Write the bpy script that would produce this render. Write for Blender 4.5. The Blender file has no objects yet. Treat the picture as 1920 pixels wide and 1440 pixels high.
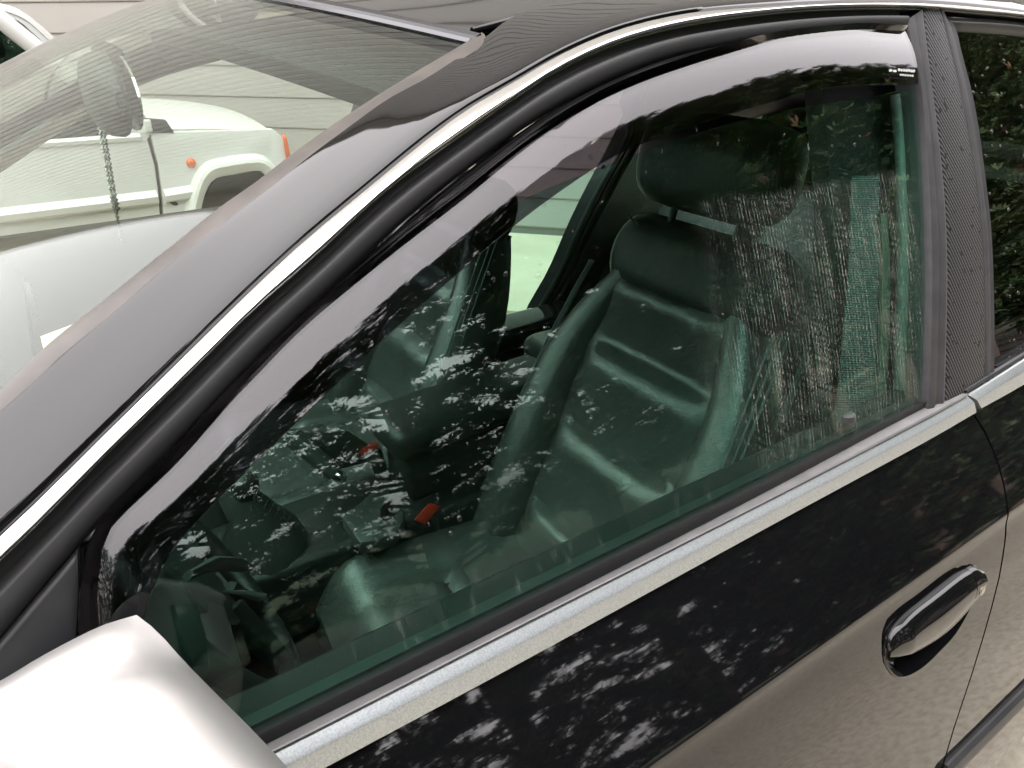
import bpy, bmesh, math, random
from mathutils import Vector, Matrix
rnd = random.Random(7)
scene = bpy.context.scene

# ------------------------------------------------------------------ camera
# world: x towards the dark car's tail, y away from the camera across the car, z up, ground z = 0 (metres)
CAM = Vector((0.0, 0.0, 1.41))
FPX = 1330.0
fwd = Vector((0.487, 0.749, -0.458)).normalized()
right = Vector((0.835, -0.541, -0.005)); right = (right - fwd * right.dot(fwd)).normalized()
up = right.cross(fwd).normalized()
cam_d = bpy.data.cameras.new("camera"); cam = bpy.data.objects.new("camera", cam_d)
scene.collection.objects.link(cam)
M = Matrix((right, up, -fwd)).transposed().to_4x4(); M.translation = CAM
cam.matrix_world = M
cam_d.sensor_width = 36.0; cam_d.lens = FPX / 1920.0 * 36.0
cam_d.clip_start = 0.02; cam_d.clip_end = 500
scene.camera = cam

# ------------------------------------------------------------------ sky, sun, exposure
world = bpy.data.worlds.new("World"); scene.world = world; world.use_nodes = True
wn, wl = world.node_tree.nodes, world.node_tree.links
wn.clear()
sky = wn.new("ShaderNodeTexSky"); sky.sky_type = 'NISHITA'; sky.sun_disc = False
sky.sun_elevation = math.radians(20); sky.sun_rotation = 0.0       # sun veiled, low behind the warehouse: the yard lies in its shade
sky.air_density = 1.0; sky.dust_density = 4.0; sky.ozone_density = 1.0
hs = wn.new("ShaderNodeHueSaturation"); hs.inputs["Saturation"].default_value = 0.04
bg = wn.new("ShaderNodeBackground"); bg.inputs["Strength"].default_value = 0.15
wo = wn.new("ShaderNodeOutputWorld")
gm = wn.new("ShaderNodeGamma"); gm.inputs["Gamma"].default_value = 0.35     # cloud cover evens the sky out
wl.new(sky.outputs[0], hs.inputs["Color"]); wl.new(hs.outputs[0], gm.inputs["Color"]); 
wt = wn.new("ShaderNodeTexCoord"); wx = wn.new("ShaderNodeSeparateXYZ"); wl.new(wt.outputs["Generated"], wx.inputs[0])
wm_ = wn.new("ShaderNodeMapRange"); wm_.inputs["To Min"].default_value = 1/3     # overcast sky: horizon a third of the zenith
wl.new(wx.outputs["Z"], wm_.inputs["Value"])
wv = wn.new("ShaderNodeVectorMath"); wv.operation = 'SCALE'; wl.new(gm.outputs[0], wv.inputs[0]); wl.new(wm_.outputs[0], wv.inputs["Scale"])
wc0 = wn.new("ShaderNodeVectorMath"); wc0.operation = 'MULTIPLY'; wc0.inputs[1].default_value = (1.02, .975, .975)   # faintly warm cloud
wl.new(wv.outputs[0], wc0.inputs[0]); wl.new(wc0.outputs[0], bg.inputs["Color"]); wl.new(bg.outputs[0], wo.inputs["Surface"])
sun_d = bpy.data.lights.new("sun", 'SUN'); sun_d.energy = 0.5; sun_d.angle = math.radians(12); sun_d.color = (1.0, 0.97, 0.93)
sun = bpy.data.objects.new("sun", sun_d); scene.collection.objects.link(sun)
sun.rotation_euler = (math.radians(-70), 0, 0)
vs = scene.view_settings
vs.view_transform = 'Standard'; vs.look = 'None'; vs.gamma = 1.0; vs.use_curve_mapping = False
vs.exposure = 5.0
scene.cycles.use_denoising = True
scene.cycles.max_bounces = 10; scene.cycles.transparent_max_bounces = 32
scene.cycles.diffuse_bounces = 4; scene.cycles.glossy_bounces = 5
scene.cycles.caustics_reflective = False; scene.cycles.caustics_refractive = False
scene.cycles.sample_clamp_indirect = 20.0

# ------------------------------------------------------------------ geometry helpers
COL = scene.collection
def ray(px, py):
    return (right * (px - 960) + up * (720 - py) + fwd * FPX).normalized()
YC = 1.22                                     # centre line of the dark car
def S(z):                                     # outer side of the glasshouse
    d = z - 0.95
    return 0.38 + 0.30 * d + 0.32 * d * d if d > 0 else 0.38 + 0.30 * d
def hit(px, py, f):                           # first point of the ray where f(p) >= 0 (f rises along the ray)
    d = ray(px, py); a, b = 0.02, 12.0
    t = a
    while t < b and f(CAM + d * t) < 0: t += 0.02
    lo, hi = t - 0.02, t
    for _ in range(40):
        m = (lo + hi) / 2
        if f(CAM + d * m) < 0: lo = m
        else: hi = m
    return CAM + d * hi
def side(px, py, off=0.0): return hit(px, py, lambda p: p.y - S(p.z) - off)
def aty(px, py, y):
    d = ray(px, py); return CAM + d * ((y - CAM.y) / d.y)
def atz(px, py, z):
    d = ray(px, py); return CAM + d * ((z - CAM.z) / d.z)
def atx(px, py, x):
    d = ray(px, py); return CAM + d * ((x - CAM.x) / d.x)
def far(px, py, off=0.0): return hit(px, py, lambda p: p.y - (2 * YC - S(p.z)) - off)
def mir(p): return Vector((p.x, 2 * YC - p.y, p.z))

def resample(pts, n):
    pts = [Vector(p) for p in pts]
    if len(pts) == 2: return [pts[0].lerp(pts[1], i / (n - 1)) for i in range(n)]
    fine = []
    P = [pts[0] * 2 - pts[1]] + pts + [pts[-1] * 2 - pts[-2]]
    for i in range(1, len(P) - 2):
        p0, p1, p2, p3 = P[i-1], P[i], P[i+1], P[i+2]
        a = max((p1-p0).length, 1e-6) ** .5; b = max((p2-p1).length, 1e-6) ** .5; c = max((p3-p2).length, 1e-6) ** .5
        m1 = ((p1-p0)/a - (p2-p0)/(a+b) + (p2-p1)/b) * b
        m2 = ((p2-p1)/b - (p3-p1)/(b+c) + (p3-p2)/c) * b
        for k in range(12):
            t = k / 12
            fine.append((2*t**3-3*t*t+1)*p1 + (t**3-2*t*t+t)*m1 + (-2*t**3+3*t*t)*p2 + (t**3-t*t)*m2)
    fine.append(pts[-1])
    L = [0]
    for i in range(1, len(fine)): L.append(L[-1] + (fine[i]-fine[i-1]).length)
    out = []; j = 0
    for i in range(n):
        s = L[-1] * i / (n - 1)
        while j < len(L) - 2 and L[j+1] < s: j += 1
        w = (s - L[j]) / max(L[j+1]-L[j], 1e-9)
        out.append(fine[j].lerp(fine[j+1], w))
    return out
def pxs(points, n, off=0.0, f=None):          # pixel polyline on the side surface -> n points
    f = f or (lambda x, y: side(x, y, off))
    return resample([f(x, y) for x, y in points], n)

def props(o, label=None, cat=None, group=None, kind=None):
    if label: o["label"] = label
    if cat: o["category"] = cat
    if group: o["group"] = group
    if kind: o["kind"] = kind
    return o
ABS = set()                                   # empties whose children are modelled in world coordinates
def attach(o, parent):
    if not parent: return
    o.parent = parent
    if parent.name in ABS: o.matrix_parent_inverse = Matrix.Translation(-parent.location)
def mesh(name, V, F, mat, parent=None, sharp=35, uv=None):
    me = bpy.data.meshes.new(name); me.from_pydata([tuple(v) for v in V], [], F); me.update()
    bm = bmesh.new(); bm.from_mesh(me); bmesh.ops.recalc_face_normals(bm, faces=bm.faces); bm.to_mesh(me); bm.free()
    if uv:
        l = me.uv_layers.new(name="UVMap")
        for lp in me.loops: l.data[lp.index].uv = uv[lp.vertex_index]
    me.polygons.foreach_set("use_smooth", [True] * len(me.polygons))
    me.set_sharp_from_angle(angle=math.radians(sharp))
    o = bpy.data.objects.new(name, me); COL.objects.link(o)
    if mat: me.materials.append(mat)
    attach(o, parent)
    return o
def empty(name, loc=(0, 0, 0)):
    o = bpy.data.objects.new(name, None); COL.objects.link(o); o.location = loc; o.empty_display_size = .1
    return o
OUT = Vector((0, -1, 0.5))
def strip(name, A, B, prof, mat, parent=None, closed=True, out=OUT, sharp=35, hs=None):
    """solid bar between edge curves A and B; prof = [(t across, height along outward normal)]"""
    n = len(A); m = len(prof); V = []; U = []; ln = 0
    for i in range(n):
        T = (A[min(i+1, n-1)] - A[max(i-1, 0)]); W = B[i] - A[i]
        N = T.cross(W).normalized()
        if N.dot(out) < 0: N = -N
        if i: ln += (A[i] - A[i-1]).length
        for t, h in prof:
            V.append(A[i] + W * t + N * h * (hs[i] if hs else 1)); U.append((ln, t * W.length))
    F = []
    for i in range(n - 1):
        for j in range(m if closed else m - 1):
            k = (j + 1) % m
            F.append((i*m+j, i*m+k, (i+1)*m+k, (i+1)*m+j))
    if closed:
        F.append(tuple(range(m))); F.append(tuple((n-1)*m + j for j in reversed(range(m))))
    return mesh(name, V, F, mat, parent, sharp, U)
def grid(name, rows, mat, parent=None, thick=0.0, sharp=35, out=OUT, uvm=None):
    """sheet from rows of points, optionally given thickness (towards -normal)"""
    n, m = len(rows), len(rows[0]); V = [p for r in rows for p in r]
    F = [(i*m+j, i*m+j+1, (i+1)*m+j+1, (i+1)*m+j) for i in range(n-1) for j in range(m-1)]
    U = [(j / (m-1), i / (n-1)) for i in range(n) for j in range(m)]
    if thick:
        NV = []
        for i in range(n):
            for j in range(m):
                a = rows[min(i+1, n-1)][j] - rows[max(i-1, 0)][j]; b = rows[i][min(j+1, m-1)] - rows[i][max(j-1, 0)]
                N = a.cross(b).normalized()
                if N.dot(out) < 0: N = -N
                NV.append(rows[i][j] - N * thick)
        k = n * m; V = V + NV; U = U + U
        F += [(k+i*m+j, k+(i+1)*m+j, k+(i+1)*m+j+1, k+i*m+j+1) for i in range(n-1) for j in range(m-1)]
        bd = [(0, j) for j in range(m)] + [(i, m-1) for i in range(1, n)] + [(n-1, j) for j in reversed(range(m-1))] + [(i, 0) for i in reversed(range(1, n-1))]
        for q in range(len(bd)):
            a = bd[q][0]*m + bd[q][1]; b = bd[(q+1) % len(bd)][0]*m + bd[(q+1) % len(bd)][1]
            F.append((a, b, k+b, k+a))
    return mesh(name, V, F, mat, parent, sharp, U)
def tube(name, pts, r, mat, parent=None, seg=10, flat=None):
    pts = [Vector(p) for p in pts]; n = len(pts); V = []; F = []
    rs = r if isinstance(r, (list, tuple)) else [r] * n
    ref = Vector((0.13, 0.97, 0.2)).normalized()
    for i in range(n):
        T = (pts[min(i+1, n-1)] - pts[max(i-1, 0)]).normalized()
        a = T.cross(ref)
        if a.length < .05: a = T.cross(Vector((1, 0, .3)))
        a.normalize(); b = T.cross(a).normalized()
        for k in range(seg):
            q = 2 * math.pi * k / seg
            V.append(pts[i] + a * math.cos(q) * rs[i] + b * math.sin(q) * rs[i] * (flat or 1))
    for i in range(n - 1):
        for k in range(seg):
            F.append((i*seg+k, i*seg+(k+1) % seg, (i+1)*seg+(k+1) % seg, (i+1)*seg+k))
    F.append(tuple(range(seg))); F.append(tuple((n-1)*seg + k for k in range(seg)))
    return mesh(name, V, F, mat, parent, 50)
def rbox(name, c, size, mat, parent=None, bev=0.01, rot=None, seg=3, taper=None):
    bm = bmesh.new(); bmesh.ops.create_cube(bm, size=1.0)
    for v in bm.verts:
        if taper and v.co.z > 0: v.co.x *= taper[0]; v.co.y *= taper[1]
        v.co = Vector((v.co.x*size[0], v.co.y*size[1], v.co.z*size[2]))
    if bev: bmesh.ops.bevel(bm, geom=list(bm.edges), offset=min(bev, min(size)*.49), segments=seg, profile=.5, affect='EDGES', clamp_overlap=True)
    R = rot.to_matrix() if hasattr(rot, "to_matrix") else rot
    for v in bm.verts: v.co = (R @ v.co if R else v.co) + Vector(c)
    me = bpy.data.meshes.new(name); bm.to_mesh(me); bm.free()
    me.polygons.foreach_set("use_smooth", [True] * len(me.polygons)); me.set_sharp_from_angle(angle=math.radians(40))
    o = bpy.data.objects.new(name, me); COL.objects.link(o); me.materials.append(mat)
    attach(o, parent)
    return o
def prism(name, poly, depth, mat, parent=None, bev=0.0, sharp=35):
    """poly = list of Vectors (planar-ish loop), extruded by the vector depth"""
    n = len(poly); V = [Vector(p) for p in poly] + [Vector(p) + Vector(depth) for p in poly]
    F = [tuple(range(n)), tuple(reversed(range(n, 2*n)))] + [(i, (i+1) % n, n+(i+1) % n, n+i) for i in range(n)]
    o = mesh(name, V, F, mat, parent, sharp)
    if bev:
        bm = bmesh.new(); bm.from_mesh(o.data)
        e = [e for e in bm.edges if len(e.link_faces) == 2 and e.calc_face_angle() > .6]
        bmesh.ops.bevel(bm, geom=e, offset=bev, segments=2, profile=.5, affect='EDGES', clamp_overlap=True)
        bm.to_mesh(o.data); bm.free(); o.data.polygons.foreach_set("use_smooth", [True]*len(o.data.polygons)); o.data.set_sharp_from_angle(angle=math.radians(sharp))
    return o
def loft(name, loops, mat, parent=None, cap=True, sharp=45):
    m = len(loops[0]); V = [p for l in loops for p in l]; n = len(loops)
    F = [(i*m+j, i*m+(j+1) % m, (i+1)*m+(j+1) % m, (i+1)*m+j) for i in range(n-1) for j in range(m)]
    if cap: F += [tuple(range(m)), tuple((n-1)*m+j for j in range(m))]
    return mesh(name, V, F, mat, parent, sharp)
def subsurf(o, lv=2):
    md = o.modifiers.new("subsurf", 'SUBSURF'); md.levels = lv; md.render_levels = lv
    return o

# ------------------------------------------------------------------ materials
def mat(name, base, rough=.5, metal=0.0, ior=1.5, noise=None, bump=None, coords='Object', spec=None, sheen=0.0):
    """noise = (scale, detail, colour2, low, high); bump = (scale, strength, distance)"""
    m = bpy.data.materials.new(name); m.use_nodes = True; nt = m.node_tree; b = nt.nodes["Principled BSDF"]
    b.inputs["Base Color"].default_value = (*base, 1); b.inputs["Roughness"].default_value = rough
    b.inputs["Metallic"].default_value = metal; b.inputs["IOR"].default_value = ior
    if spec is not None: b.inputs["Specular IOR Level"].default_value = spec
    if noise or bump: tc = nt.nodes.new("ShaderNodeTexCoord")
    if noise:
        sc, det, c2, lo, hi = noise
        n = nt.nodes.new("ShaderNodeTexNoise"); n.inputs["Scale"].default_value = sc; n.inputs["Detail"].default_value = det
        r = nt.nodes.new("ShaderNodeMapRange"); r.inputs["From Min"].default_value = lo; r.inputs["From Max"].default_value = hi
        x = nt.nodes.new("ShaderNodeMix"); x.data_type = 'RGBA'
        x.inputs["A"].default_value = (*base, 1); x.inputs["B"].default_value = (*c2, 1)
        nt.links.new(tc.outputs[coords], n.inputs["Vector"]); nt.links.new(n.outputs["Fac"], r.inputs["Value"])
        nt.links.new(r.outputs[0], x.inputs["Factor"]); nt.links.new(x.outputs["Result"], b.inputs["Base Color"])
    if bump:
        n = nt.nodes.new("ShaderNodeTexNoise"); n.inputs["Scale"].default_value = bump[0]; n.inputs["Detail"].default_value = 4
        q = nt.nodes.new("ShaderNodeBump"); q.inputs["Strength"].default_value = bump[1]; q.inputs["Distance"].default_value = bump[2]
        nt.links.new(tc.outputs[coords], n.inputs["Vector"]); nt.links.new(n.outputs["Fac"], q.inputs["Height"]); nt.links.new(q.outputs[0], b.inputs["Normal"])
    return m
def glass(name, tint, f0=0.043, rough=0.0):
    m = bpy.data.materials.new(name); m.use_nodes = True; nt = m.node_tree; N = nt.nodes; L = nt.links; N.clear()
    lw = N.new("ShaderNodeLayerWeight"); lw.inputs["Blend"].default_value = .5
    p = N.new("ShaderNodeMath"); p.operation = 'POWER'; p.inputs[1].default_value = 5
    a = N.new("ShaderNodeMath"); a.operation = 'MULTIPLY_ADD'; a.inputs[1].default_value = 1 - f0; a.inputs[2].default_value = f0
    t = N.new("ShaderNodeBsdfTransparent"); t.inputs[0].default_value = (*tint, 1)
    g = N.new("ShaderNodeBsdfGlossy"); g.inputs["Roughness"].default_value = rough; g.inputs[0].default_value = (1, 1, 1, 1)
    mx = N.new("ShaderNodeMixShader"); o = N.new("ShaderNodeOutputMaterial")
    L.new(lw.outputs["Facing"], p.inputs[0]); L.new(p.outputs[0], a.inputs[0]); L.new(a.outputs[0], mx.inputs[0])
    L.new(t.outputs[0], mx.inputs[1]); L.new(g.outputs[0], mx.inputs[2]); L.new(mx.outputs[0], o.inputs[0])
    m["mixname"] = mx.name
    return m
def node_math(nt, op, a, b=None, c=None):
    n = nt.nodes.new("ShaderNodeMath"); n.operation = op
    for i, v in enumerate((a, b, c)):
        if v is None: continue
        if isinstance(v, (int, float)): n.inputs[i].default_value = v
        else: nt.links.new(v, n.inputs[i])
    return n.outputs[0]
def smooth(nt, v, lo, hi):
    n = nt.nodes.new("ShaderNodeMapRange"); n.interpolation_type = 'SMOOTHSTEP'
    n.inputs["From Min"].default_value = lo; n.inputs["From Max"].default_value = hi
    nt.links.new(v, n.inputs["Value"]); return n.outputs[0]

PAINT = mat("black_paint", (.005, .0052, .0062), .03, 0, 1.62)
RUBBER = mat("black_rubber", (.022, .023, .026), .42, noise=(18, 3, (.035, .035, .036), .4, .7))
RUBBER_DUST = mat("dusty_rubber", (.075, .066, .060), .40, noise=(30, 5, (.10, .088, .078), .4, .65))
RUBBER_GREY = mat("grey_rubber", (.045, .045, .048), .55, noise=(40, 4, (.062, .061, .064), .4, .7))
PLASTIC = mat("black_plastic", (.02, .022, .025), .45, bump=(900, .15, .0006))
GLOSSBLACK = mat("gloss_black", (.006, .006, .007), .08)
ALU = mat("anodised_trim", (.56, .60, .62), .38, .70, noise=(620, 3, (.44, .475, .495), .40, .62))
ALU_TOP = mat("bright_trim", (.80, .80, .79), .16, 1.0)
SILVER = mat("silver_mirror_cap", (.55, .54, .53), .42, .75)
CHROME = mat("chrome", (.85, .85, .85), .05, 1.0)
LEATHER = mat("leather", (.078, .082, .080), .25, bump=(380, .6, .0014), noise=(6, 3, (.060, .064, .063), .4, .7), ior=1.8)
LEATHER2 = mat("leather_dark", (.016, .017, .018), .42, bump=(420, .5, .0012))
PIPING = mat("seat_piping", (.10, .105, .105), .45)
FABRIC = mat("headliner", (.012, .012, .013), .9)
TRIM = mat("interior_trim", (.014, .015, .016), .48, bump=(700, .3, .0008))
TRIM2 = mat("interior_trim_grey", (.045, .048, .048), .40, bump=(700, .3, .0008))
CARPET = mat("carpet", (.016, .016, .017), .95)
RED = mat("red_plastic", (.75, .055, .025), .4)
WINDSCREEN = glass("windscreen_glass", (.88, .94, .89), .036)
SIDEGLASS = glass("green_side_glass", (.735, .935, .865))
TINTGLASS = glass("dark_rear_glass", (.20, .25, .23))
ACRYLIC = glass("smoked_acrylic", (.40, .38, .42), .058)
CARGLASS = glass("white_car_glass", (.55, .62, .58))
WATER = glass("water_drop", (.90, .94, .93), .05)
WHITE = mat("white_paint", (.72, .73, .70), .22, noise=(3, 3, (.66, .67, .64), .35, .7))
WHITE_OLD = mat("white_bumper", (.72, .73, .70), .4)
ORANGE = mat("orange_lens", (.80, .16, .03), .15)
TYRE = mat("tyre", (.02, .02, .02), .8)

# carbon-look film
CARBON = bpy.data.materials.new("carbon_film"); CARBON.use_nodes = True
nt = CARBON.node_tree; b = nt.nodes["Principled BSDF"]
tc = nt.nodes.new("ShaderNodeTexCoord"); sp = nt.nodes.new("ShaderNodeSeparateXYZ"); nt.links.new(tc.outputs["UV"], sp.inputs[0])
dg = node_math(nt, 'SINE', node_math(nt, 'MULTIPLY', node_math(nt, 'MULTIPLY_ADD', sp.outputs["X"], -0.75, sp.outputs["Y"]), 2*math.pi/.0060))
cr = node_math(nt, 'SINE', node_math(nt, 'MULTIPLY', sp.outputs["X"], 2*math.pi/.0046))
pat = smooth(nt, node_math(nt, 'MULTIPLY_ADD', cr, .18, dg), -.4, .6)
spk = nt.nodes.new("ShaderNodeTexNoise"); spk.inputs["Scale"].default_value = 120; spk.inputs["Detail"].default_value = 0
nt.links.new(tc.outputs["Object"], spk.inputs["Vector"])
spot = smooth(nt, spk.outputs["Fac"], .27, .23)
mx = nt.nodes.new("ShaderNodeMix"); mx.data_type = 'RGBA'; mx.inputs["A"].default_value = (.008, .008, .009, 1); mx.inputs["B"].default_value = (.10, .10, .104, 1)
nt.links.new(node_math(nt, 'MULTIPLY', pat, node_math(nt, 'SUBTRACT', 1.0, spot)), mx.inputs["Factor"]); nt.links.new(mx.outputs["Result"], b.inputs["Base Color"]); b.inputs["Roughness"].default_value = .5; b.inputs["Specular IOR Level"].default_value = .2
bp = nt.nodes.new("ShaderNodeBump"); bp.inputs["Strength"].default_value = .4; bp.inputs["Distance"].default_value = .0005
nt.links.new(pat, bp.inputs["Height"]); nt.links.new(bp.outputs[0], b.inputs["Normal"])

# dirt on the front door glass: dried water streaks, speckle along the belt
DOORGLASS = glass("streaked_door_glass", (.735, .935, .865))
nt = DOORGLASS.node_tree; mixs = nt.nodes[DOORGLASS["mixname"]]; outn = [n for n in nt.nodes if n.type == 'OUTPUT_MATERIAL'][0]
tc = nt.nodes.new("ShaderNodeTexCoord"); sp = nt.nodes.new("ShaderNodeSeparateXYZ"); nt.links.new(tc.outputs["Object"], sp.inputs[0])
def nz(scale, detail, vec, rough=.6):
    n = nt.nodes.new("ShaderNodeTexNoise"); n.inputs["Scale"].default_value = scale; n.inputs["Detail"].default_value = detail; n.inputs["Roughness"].default_value = rough
    nt.links.new(vec, n.inputs["Vector"]); return n.outputs["Fac"]
def vec(x, y, z):
    c = nt.nodes.new("ShaderNodeCombineXYZ")
    for i, v in enumerate((x, y, z)):
        if isinstance(v, (int, float)): c.inputs[i].default_value = v
        else: nt.links.new(v, c.inputs[i])
    return c.outputs[0]
mm = lambda a, b_: node_math(nt, 'MULTIPLY', a, b_)
X, Z = sp.outputs["X"], sp.outputs["Z"]
streak = nz(1.0, 6, vec(mm(X, 360), 0.0, mm(Z, 9)), .7)
grain = nz(1.0, 2, vec(mm(X, 700), 0.0, mm(Z, 220)))
big = nz(5.5, 4, vec(X, 0.0, mm(Z, .7)))
edge = nz(14, 4, vec(X, 0.0, Z))
zt = node_math(nt, 'MULTIPLY_ADD', edge, .03, Z)
reg = mm(mm(smooth(nt, node_math(nt, 'MULTIPLY_ADD', big, .25, X), .62, .74), smooth(nt, X, .96, .88)), mm(smooth(nt, zt, 1.262, 1.250), smooth(nt, node_math(nt, 'MULTIPLY_ADD', big, .25, Z), 1.06, 1.14)))
st = mm(smooth(nt, streak, .50, .64), smooth(nt, grain, .44, .60))
low = mm(mm(smooth(nt, Z, .955, .968), smooth(nt, zt, 1.020, .992)), mm(smooth(nt, nz(1.0, 5, vec(mm(X, 110), 0.0, mm(Z, 25)), .75), .53, .72), smooth(nt, nz(6, 2, vec(X, 0.0, 0.0)), .42, .56)))
drip = mm(smooth(nt, nz(1.0, 5, vec(mm(X, 130), 0.0, mm(Z, 5)), .8), .66, .76), mm(smooth(nt, grain, .40, .6), mm(smooth(nt, X, .35, .75), smooth(nt, zt, 1.12, 1.02))))
haze = mm(reg, .010)
dirt = node_math(nt, 'ADD', node_math(nt, 'ADD', mm(mm(reg, st), .66), haze), node_math(nt, 'ADD', mm(mm(low, grain), .45), mm(drip, .30)))
dif = nt.nodes.new("ShaderNodeBsdfDiffuse"); dif.inputs[0].default_value = (.42, .41, .37, 1)
m2 = nt.nodes.new("ShaderNodeMixShader"); nt.links.new(dirt, m2.inputs[0]); nt.links.new(mixs.outputs[0], m2.inputs[1]); nt.links.new(dif.outputs[0], m2.inputs[2]); nt.links.new(m2.outputs[0], outn.inputs[0])

# ================================================================== SETTING
GROUND = mat("concrete_ground", (.58, .53, .435), .85, noise=(1.3, 8, (.47, .43, .35), .35, .72), bump=(60, .4, .004))
nt = GROUND.node_tree; b = nt.nodes["Principled BSDF"]
spn = nt.nodes.new("ShaderNodeTexNoise"); spn.inputs["Scale"].default_value = 38; spn.inputs["Detail"].default_value = 5
tcn = [n for n in nt.nodes if n.type == 'TEX_COORD'][0]; nt.links.new(tcn.outputs["Object"], spn.inputs["Vector"])
mxn = nt.nodes.new("ShaderNodeMix"); mxn.data_type = 'RGBA'; mxn.blend_type = 'MULTIPLY'; mxn.inputs["Factor"].default_value = 1.0
rr = nt.nodes.new("ShaderNodeValToRGB"); rr.color_ramp.elements[0].position = .3; rr.color_ramp.elements[0].color = (.80, .78, .75, 1); rr.color_ramp.elements[1].position = .6; rr.color_ramp.elements[1].color = (1.1, 1.1, 1.1, 1)
nt.links.new(spn.outputs["Fac"], rr.inputs[0])
old = b.inputs["Base Color"].links[0].from_socket
nt.links.new(old, mxn.inputs["A"]); nt.links.new(rr.outputs[0], mxn.inputs["B"]); nt.links.new(mxn.outputs["Result"], b.inputs["Base Color"])
gr = mesh("ground", [(-150, -150, 0), (150, -150, 0), (150, 150, 0), (-150, 150, 0)], [(0, 1, 2, 3)], GROUND); gr["kind"] = "structure"

# ---- clad warehouse, two wings meeting in an inner corner
SIDING = mat("siding_board", (.37, .357, .328), .5, noise=(1.2, 5, (.33, .318, .29), .35, .7))
WALLCORE = mat("wall_core", (.35, .35, .33), .8)
SLAB = mat("apron_concrete", (.62, .57, .43), .8, noise=(2.5, 6, (.52, .48, .36), .35, .7))
barn = empty("clad_warehouse", (2.87, 4.1, 0)); props(barn, "tall off-white warehouse clad in horizontal boards behind the parked cars", "building")
def wallrun(p0, p1, height, pitch, nrm):
    p0, p1, nrm = Vector(p0), Vector(p1), Vector(nrm)
    base = Vector((2.87, 4.1, 0))
    c = prism("wall", [p0 - base + nrm*-.02, p1 - base + nrm*-.02, p1 - base + nrm*-.25, p0 - base + nrm*-.25], (0, 0, height), WALLCORE, barn)
    k = int(height / pitch); me = None
    a, bb = p0 - base, p1 - base
    for i in range(k):
        if me is None:
            V = []
            for q in (a, bb):
                for h, o in ((0.005, .016), (0.013, .020), (pitch - .03, .012), (pitch + .002, .008), (pitch + .002, -.018), (.005, -.018)):
                    V.append(q + nrm*o + Vector((0, 0, h)))
            m = 6
            F = [(j, (j+1) % m, m+(j+1) % m, m+j) for j in range(m)] + [tuple(range(m)), tuple(range(m, 2*m))]
            o = mesh("board", V, F, SIDING, barn, 25); me = o.data
        else:
            o = bpy.data.objects.new("board", me); COL.objects.link(o); o.parent = barn
        o.location = (0, 0, .10 + i * pitch)
dA = Vector((-.68, .73, 0)).normalized(); nA = Vector((-dA.y, dA.x, 0))
if nA.x > 0: nA = -nA
base = Vector((2.87, 4.1, 0))
A0 = base - dA * 3.4; A1 = base + dA * 17
BH = 12.6
wallrun(A0, A1, BH, .205, nA)
back = -nA * 12
prism("roof", [A0-base+nA*.35, A1-base+nA*.35, A1-base+back, A0-base+back], (0, 0, .22), mat("roof_fascia", (.72, .71, .69), .45), barn).location = (0, 0, BH)
prism("gutter", [A0-base+nA*.36, A1-base+nA*.36, A1-base+nA*.48, A0-base+nA*.48], (0, 0, .12), mat("gutter_white", (.75, .75, .74), .4), barn).location = (0, 0, BH-.02)
ap = prism("apron", [A0+nA*1.5, A1+nA*1.5, A1, A0], (0, 0, .05), SLAB); ap["kind"] = "structure"

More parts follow.
